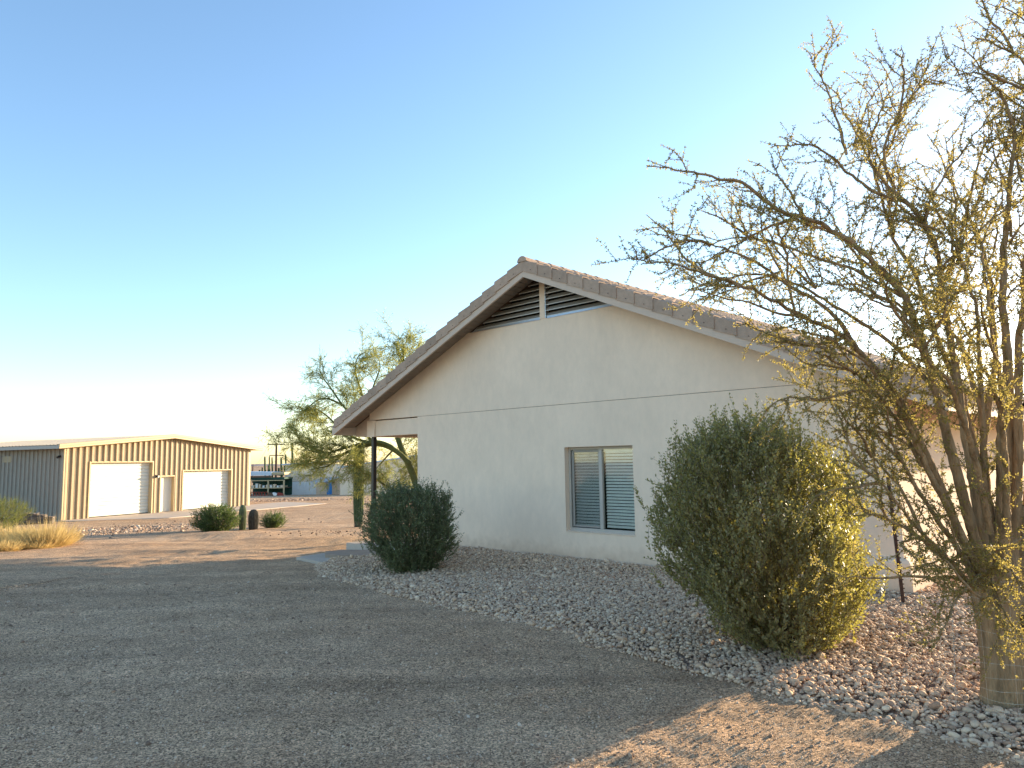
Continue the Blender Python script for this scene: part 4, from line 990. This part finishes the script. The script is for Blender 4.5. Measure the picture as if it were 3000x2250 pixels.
# roof with gutters and rake trim
rf = MB(); OH = .45; XA, XB = -.60, W_ + .75
def rz2(x): return PK + .10 - (PK - EH) / (W_ / 2) * abs(x - W_ / 2)
ysr = np.arange(-OH, D_S + .3, .3)
for xa, xb in ((XA, W_ / 2), (W_ / 2, XB)):
    for k in range(len(ysr) - 1):
        y0 = ysr[k]; V = []
        for yy_, up in ((y0, 0), (y0 + .13, 0), (y0 + .17, .035), (y0 + .21, .035), (y0 + .25, 0), (y0 + .3, 0)): V += [(xa, yy_, rz2(xa) + up), (xb, yy_, rz2(xb) + up)]
        rf.add(V, [(2 * q, 2 * q + 1, 2 * q + 3, 2 * q + 2) for q in range(5)])
    rf.add([(xa, -OH, rz2(xa) - .06), (xb, -OH, rz2(xb) - .06), (xb, D_S, rz2(xb) - .06), (xa, D_S, rz2(xa) - .06)], [(0, 1, 2, 3)])
sroof = rf.build('roof', MAT['shed_roof'], shed)
tr_ = MB()
for xa, xb in ((XA - .02, W_ / 2), (W_ / 2, XB + .02)):
    V = []
    for x in (xa, xb):
        z_ = rz2(x); V += [(x, -OH - .01, z_ + .055), (x, -OH - .055, z_ + .03), (x, -OH - .055, z_ - .07), (x, -OH - .03, z_ - .09), (x, -OH - .03, z_ - .19), (x, -OH + .02, z_ - .21), (x, -OH + .1, z_ + .055)]
    tr_.add(V, [(q, q + 1, q + 8, q + 7) for q in range(5)] + [(6, 0, 7, 13), tuple(range(7)), tuple(range(7, 14))])
tr_.build('rake_trim', MAT['shed_trim'], sroof)
gt = MB()
gt.box(XA - .03, XA + .09, -OH, D_S + .2, rz2(XA) - .20, rz2(XA) - .02); gt.build('gutter', mat('grey_gutter', (.36, .34, .31), .5), sroof)
gt = MB(); gt.box(XB - .09, XB + .03, -OH, D_S + .2, rz2(XB) - .18, rz2(XB) - .02); gt.build('gutter', MAT['shed_trim'], sroof)
def wall_light(x, y, z_, side=False):
    b = MB(); b.box(x - .07, x + .07, y - .05, y, z_ - .09, z_ + .09); b.tube([(x, y - .05, z_ + .02), (x + .03, y - .16, z_ - .01)], [.05, .09], 10)
    o = b.build('wall_lamp', MAT['blackmetal'], shed); MB().tube([(x + .03, y - .162, z_ - .012), (x + .032, y - .175, z_ - .015)], .07, 10).build('lens', MAT['white'], o)
wall_light(5.73, -.06, 2.20)
b = MB(); b.box(-.13, -.05, .25, .37, 3.36, 3.48); b.tube([(-.10, .3, 3.42), (-.24, .24, 3.36)], [.04, .065], 10); b.build('wall_lamp', MAT['blackmetal'], shed)
MB().box(-.075, -.055, 4.6, 5.4, 3.15, 3.5).build('patch_panel', MAT['shed_wall'], shed)
# concrete apron in front of the doors and past the shed's far end
def shw(x, y): return (SH0[0] + x * math.sin(SA) - y * math.cos(SA), SH0[1] + x * math.cos(SA) + y * math.sin(SA))
tag(MB().slab([shw(-.15, RC + .3), shw(-.15, -.5), shw(-.3, -.9), shw(3.0, -4.6), shw(9.5, -4.3), shw(16.5, -4.2), shw(17.5, .5), shw(W_ + .4, .6), shw(W_ + .1, RC + .3)], -1.3, -.895).build('pavement', MAT['concrete']), kind='structure')

# stack of roof tiles against the shed's side
TS = on_ground(98, 1536)
ts = empty('tile_stack', tuple(TS), math.radians(20), 'stack of grey roof tiles on the ground beside the grey shed wall', 'tile stack')
tm_ = MB(); tr2 = MB()
for c_, nc in enumerate((13, 15, 14, 12, 9)):
    for k in range(nc):
        x0 = -.8 + c_ * .34 + random.uniform(-.02, .02); z_ = .05 + k * .036; dy = random.uniform(-.03, .03); s_ = random.uniform(-.02, .02)
        tm_.add([(x0, -.25 + dy, z_), (x0 + .11, -.25 + dy, z_ + .02), (x0 + .22, -.25 + dy, z_), (x0 + .32, -.25 + dy, z_ + .008 + s_), (x0, .2 + dy, z_), (x0 + .11, .2 + dy, z_ + .02), (x0 + .22, .2 + dy, z_), (x0 + .32, .2 + dy, z_ + .008 + s_),
                 (x0, -.25 + dy, z_ + .02), (x0 + .11, -.25 + dy, z_ + .04), (x0 + .22, -.25 + dy, z_ + .02), (x0 + .32, -.25 + dy, z_ + .028 + s_), (x0, .2 + dy, z_ + .02), (x0 + .11, .2 + dy, z_ + .04), (x0 + .22, .2 + dy, z_ + .02), (x0 + .32, .2 + dy, z_ + .028 + s_)],
                [(8, 9, 13, 12), (9, 10, 14, 13), (10, 11, 15, 14), (0, 1, 9, 8), (1, 2, 10, 9), (2, 3, 11, 10), (0, 8, 12, 4), (3, 7, 15, 11), (4, 12, 13, 5), (5, 13, 14, 6), (6, 14, 15, 7)])
tm_.build('tile', MAT['tilestack'], ts)
MB().box(-.85, .9, -.3, .25, -.05, .04).build('pallet', MAT['wood'], ts)

# ------------------------------------------------------------------ far yard: barns, open rack, cacti, poles
def vs_wall(mb_, x0, x1, y, z0, z1, per=.9, dep=.03):
    x = x0
    while x < x1 - 1e-6:
        xe = min(x + per, x1); g_ = .1
        f = z1 if callable(z1) else (lambda q: z1)
        V = []
        for q, yy_ in ((x, y - dep), (x + g_ * .5, y - dep), (x + g_, y), (xe, y)): V += [(q, yy_, z0), (q, yy_, f(q))]
        V += [(xe, y - dep, z0), (xe, y - dep, f(xe))]
        mb_.add(V, [(2 * k, 2 * k + 2, 2 * k + 3, 2 * k + 1) for k in range(4)]); x = xe
YB = 115.0
def bxp(px, Y=YB): return (px - 1500) / F * Y * 0.9965 + 0.0
bp0 = at_depth(835, 1451, YB); zb = float(T(0, YB)); 
bl0 = at_depth(835, 1362, YB)
barn = empty('barn', (bp0[0], YB, zb), 0, 'long pale tan steel barn behind the dirt yard with white lower panels', 'barn')
xw = at_depth(1008, 1451, YB)[0] - bp0[0]; hB = bl0[2] - zb
h2 = at_depth(835, 1411.5, YB)[2] - zb
w = MB(); vs_wall(w, 0, xw, 0, h2 + .04, hB, .95); w.build('wall', MAT['barn'], barn)
MB().box(0, xw, .05, 14, 0, hB - .05).build('barn_core', MAT['barn'], barn)
rr0 = MB().prism([(-.5, hB), (xw, hB + .45), (xw, hB + .62), (-.5, hB + .15)], -.4, 14.2).build('roof', MAT['bluetin'], barn)
dx = lambda px: at_depth(px, 1451, YB)[0] - bp0[0]
MB().box(.05, dx(852), -.02, .04, 0, h2).build('green_panel', MAT['green'], barn)
w = MB(); vs_wall(w, dx(852), dx(926), -.02, 0, h2, .55); w.build('white_panel', MAT['barn_white'], barn)
w = MB(); vs_wall(w, dx(926), dx(962), -.02, 0, h2, .55); w.build('lower_panel', MAT['barn'], barn)
xa, xb = dx(926), dx(995); l0 = h2; l1 = at_depth(985, 1398, YB)[2] - zb
MB().add([(xa - .3, -2.2, l0), (dx(965), -2.2, l0 + .0), (xb, -.1, l1), (dx(940), -.1, l1), (xa - .3, -2.2, l0 - .1), (dx(965), -2.2, l0 - .1), (xb, -.1, l1 - .1), (dx(940), -.1, l1 - .1)],
         [(0, 1, 2, 3), (4, 5, 6, 7), (0, 1, 5, 4), (1, 2, 6, 5), (0, 3, 7, 4)]).build('canopy', MAT['bluetin'], barn)
bd = MB().box(dx(966), dx(981), -1.9, -1.8, 0, l0 - .1).build('door', MAT['blue'], barn)
MB().box(dx(966), dx(981), -1.86, 0, l0 - .3, l0 - .12).build('door_header', MAT['wood'], barn)
# taller barn to the right
Y2 = 104.0; z2 = float(T(0, Y2)); q0 = at_depth(996, 1452, Y2)[0]
barn2 = empty('barn', (q0, Y2, z2), 0, 'taller pale steel barn behind the saguaro and palo verde', 'barn')
H2a = at_depth(1000, 1372, Y2)[2] - z2; H2b = at_depth(1225, 1334, Y2)[2] - z2; w2 = at_depth(1560, 1440, Y2)[0] - q0
wf_ = lambda x: H2a + (H2b - H2a) * min(1, x / (w2 * .42))
w = MB(); vs_wall(w, 0, w2, 0, 0, wf_, .85); w.build('wall', MAT['barn'], barn2)
MB().prism([(0, 0), (w2, 0), (w2, H2b - .05), (w2 * .42, H2b - .05), (0, H2a - .05)], .06, 18).build('barn_core', MAT['barn'], barn2)
MB().prism([(-.3, H2a), (w2 * .42, H2b), (w2 + .3, H2b), (w2 + .3, H2b + .2), (w2 * .42, H2b + .2), (-.3, H2a + .2)], -.3, 18.3).build('roof', MAT['bluetin'], barn2)

# open-fronted storage rack between shed and barn
YR = 108.0; zr_ = float(T(0, YR)); r0 = at_depth(715, 1452, YR)[0]; r1 = at_depth(834, 1450, YR)[0]
rack = empty('storage_rack', (r0, YR, zr_), 0, 'open-fronted storage shelter with green fascia between the shed and barn', 'shelter')
rh = lambda py: at_depth(780, py, YR)[2] - zr_
RW = r1 - r0
px2 = lambda px: at_depth(px, 1450, YR)[0] - r0
MB().prism([(0, rh(1393)), (px2(797), rh(1393)), (px2(797), rh(1383)), (0, rh(1381))], -.4, 4).build('tin_roof', MAT['bluetin'], rack)
MB().box(px2(797), RW, -.3, 4, rh(1391), rh(1384)).build('cream_roof', MAT['shed_trim'], rack)
MB().box(0, px2(797), -.45, -.3, rh(1399), rh(1394)).build('fascia', MAT['wood'], rack)
MB().box(0, RW, -.25, 3.9, rh(1405), rh(1399.5)).build('green_beam', MAT['green'], rack)
b = MB()
for py in (1407, 1429, 1425): b.box(0, RW, -.2 + (py == 1425) * 1.4, -.05 + (py == 1425) * 1.4, rh(py + 2), rh(py - .5))
b.build('shelf_rail', MAT['shed_trim'], rack)
for px in (733, 786, 832): MB().box(px2(px) - .09, px2(px) + .09, -.21, -.03, 0, rh(1406)).build('rack_post', MAT['shed_trim'], rack)
w = MB(); vs_wall(w, 0, RW, 3.6, 0, rh(1402), .6); w.build('back_wall', MAT['green'], rack)
b = MB(); b.box(0, RW, .2, 3.5, rh(1430.5), rh(1429.2)); b.build('shelf_board', MAT['wood'], rack)
random.seed(12)
for k in range(9):      # things stored on the shelf
    x = px2(735 + k * 10.5); b = MB(); b.box(x, x + random.uniform(.2, .42), .3, 1.0, rh(1429.2), rh(random.uniform(1415, 1424)))
    o = b.build('storage_box', MAT['barn_white'] if k % 2 else MAT['barn'], None, loc=(r0, YR, zr_)); tag(o, 'pale boxes standing on the shelf of the open storage shelter', 'box', 'boxes on the shelter shelf')
for k in range(7):
    x = px2(735 + k * 8); b = MB(); r_h = .26; z_ = r_h + .05
    b.tube([(x + r_h * math.cos(a), -.6, z_ + r_h * math.sin(a)) for a in np.linspace(0, 2 * math.pi, 15)], .055, 5)
    o = b.build('red_hoop', MAT['redrust'], None, loc=(r0, YR, zr_)); tag(o, 'rust red hoops standing in a row under the storage shelter', 'hoop', 'red hoops under the shelter')
for k, px in enumerate((790, 801, 815)):
    b = MB(); x = px2(px); b.prism([(x, 0), (x + .9, 0), (x + .7, .35), (x + .2, .5)], -.9, -.2)
    o = b.build('scrap_pile', (MAT['wood'], MAT['barn_white'], MAT['redrust'])[k], None, loc=(r0, YR, zr_)); tag(o, ('dark wood scrap heap right of the shelter middle post', 'pale scrap heap in the middle under the shelter shelf', 'reddish scrap heap near the barn end of the shelter')[k], 'scrap heap')

# tall slender cacti in a row behind the shelter
for k, (px, top, rr2, lb) in enumerate(((776, 1337, .16, 'slender far cactus with side arms left of the utility pole'), (789, 1336, .13, 'thin straight far cactus just left of the utility pole'), (797, 1339, .13, 'thin leaning far cactus touching the utility pole on its left'),
        (824, 1340, .20, 'thick far cactus right of the utility pole'), (837, 1331, .16, 'tall far cactus above the left corner of the barn'), (856, 1297, .20, 'tallest far cactus rising through the palo verde foliage'))):
    Yc = 122.0 + k; zc = float(T(0, Yc)); p = at_depth(px + 3, 1400, Yc); t_ = at_depth(px, top, Yc); hgt = t_[2] - zc
    root = empty('tall_cactus', (p[0], Yc, zc), 0, lb, 'cactus', 'slender cacti behind the storage shelter')
    b = MB(); dxl = t_[0] - p[0]
    b.tube([(0, 0, 0), (dxl * .5, 0, hgt * .5), (dxl * .95, 0, hgt * .95), (dxl, 0, hgt)], [rr2, rr2, rr2 * .95, rr2 * .6], 9)
    b.build('cactus_stem', MAT['cactus'], root, smooth=True)
    if k in (0, 3):
        b = MB()
        for s_, hh_ in ((-1, .62), (1, .68), (-1.9, .56)): b.tube([(dxl * .5, 0, hgt * .5), (dxl * .5 + s_ * .45, 0, hgt * .52), (dxl * .5 + s_ * .5, 0, hgt * .56), (dxl * .5 + s_ * .5, 0, hgt * (hh_ + .08))], rr2 * .8, 8)
        b.build('cactus_arm', MAT['cactus'], root, smooth=True)
# utility poles and wires
def upole(px, top, base_y, Y, r, label, arms=True):
    z0 = float(T(0, Y)); t_ = at_depth(px, top, Y); root = empty('utility_pole', (t_[0], Y, z0), 0, label, 'utility pole'); h = t_[2] - z0
    MB().tube([(0, 0, -.5), (0, 0, h)], [r * 1.15, r * .85], 8).build('pole', MAT['pole'], root)
    if arms:
        ca = MB().box(-1.5, 1.5, -.1, .05, h - .35, h - .15).build('crossarm', MAT['pole'], root); MB().box(-1.3, 1.3, -.1, .05, h - 2.4, h - 2.25).build('crossarm', MAT['pole'], root)
        for x in (-1.4, -.7, .7, 1.4): MB().tube([(x, 0, h - .15), (x, 0, h + .05)], .07, 6).build('insulator', MAT['galv'], ca)
    return t_
pA = upole(810, 1298, 1400, 140.0, .22, 'wooden utility pole with two crossarms behind the storage shelter')
pB = upole(741, 1360, 1385, 260.0, .2, 'distant thin pole just right of the metal shed', False)
pC = upole(-900, 1310, 1385, 170.0, .2, 'utility pole beyond the left side of the metal shed')
for k in range(3):
    b = MB(); A_ = np.array([pA[0] + (-1.4 + k * 1.4), 140.0, pA[2] - (.0 if k < 2 else 2.2)]); B_ = np.array([pB[0], 260.0, pB[2] - .1 - k * .3]); P_ = []
    for t in np.linspace(0, 1, 15): q = A_ * (1 - t) + B_ * t; q[2] -= 4 * 1.3 * t * (1 - t); P_.append(tuple(q))
    o = b.tube(P_, .02, 4).build('power_line', MAT['pole']); tag(o, 'thin power lines running from the utility pole to the distant pole', 'wire', 'power lines beyond the storage shelter')
# low far hills
hx_ = np.linspace(-3500, 3500, 220); V = []
for k, x in enumerate(hx_):
    h = 2 + 22 * (vnoise(np.array([x * .0011 + 3.3]), np.array([.5]), 14)[0] + .3) + 10 * vnoise(np.array([x * .006]), np.array([2.5]), 15)[0]
    V += [(x, 4200, -20), (x, 4500, h), (x, 5200, -20)]
Fh = []
for k in range(len(hx_) - 1): Fh += [(3 * k, 3 * k + 3, 3 * k + 4, 3 * k + 1), (3 * k + 1, 3 * k + 4, 3 * k + 5, 3 * k + 2)]
tag(mk('hills', V, Fh, MAT['hills'], smooth=True), kind='structure')
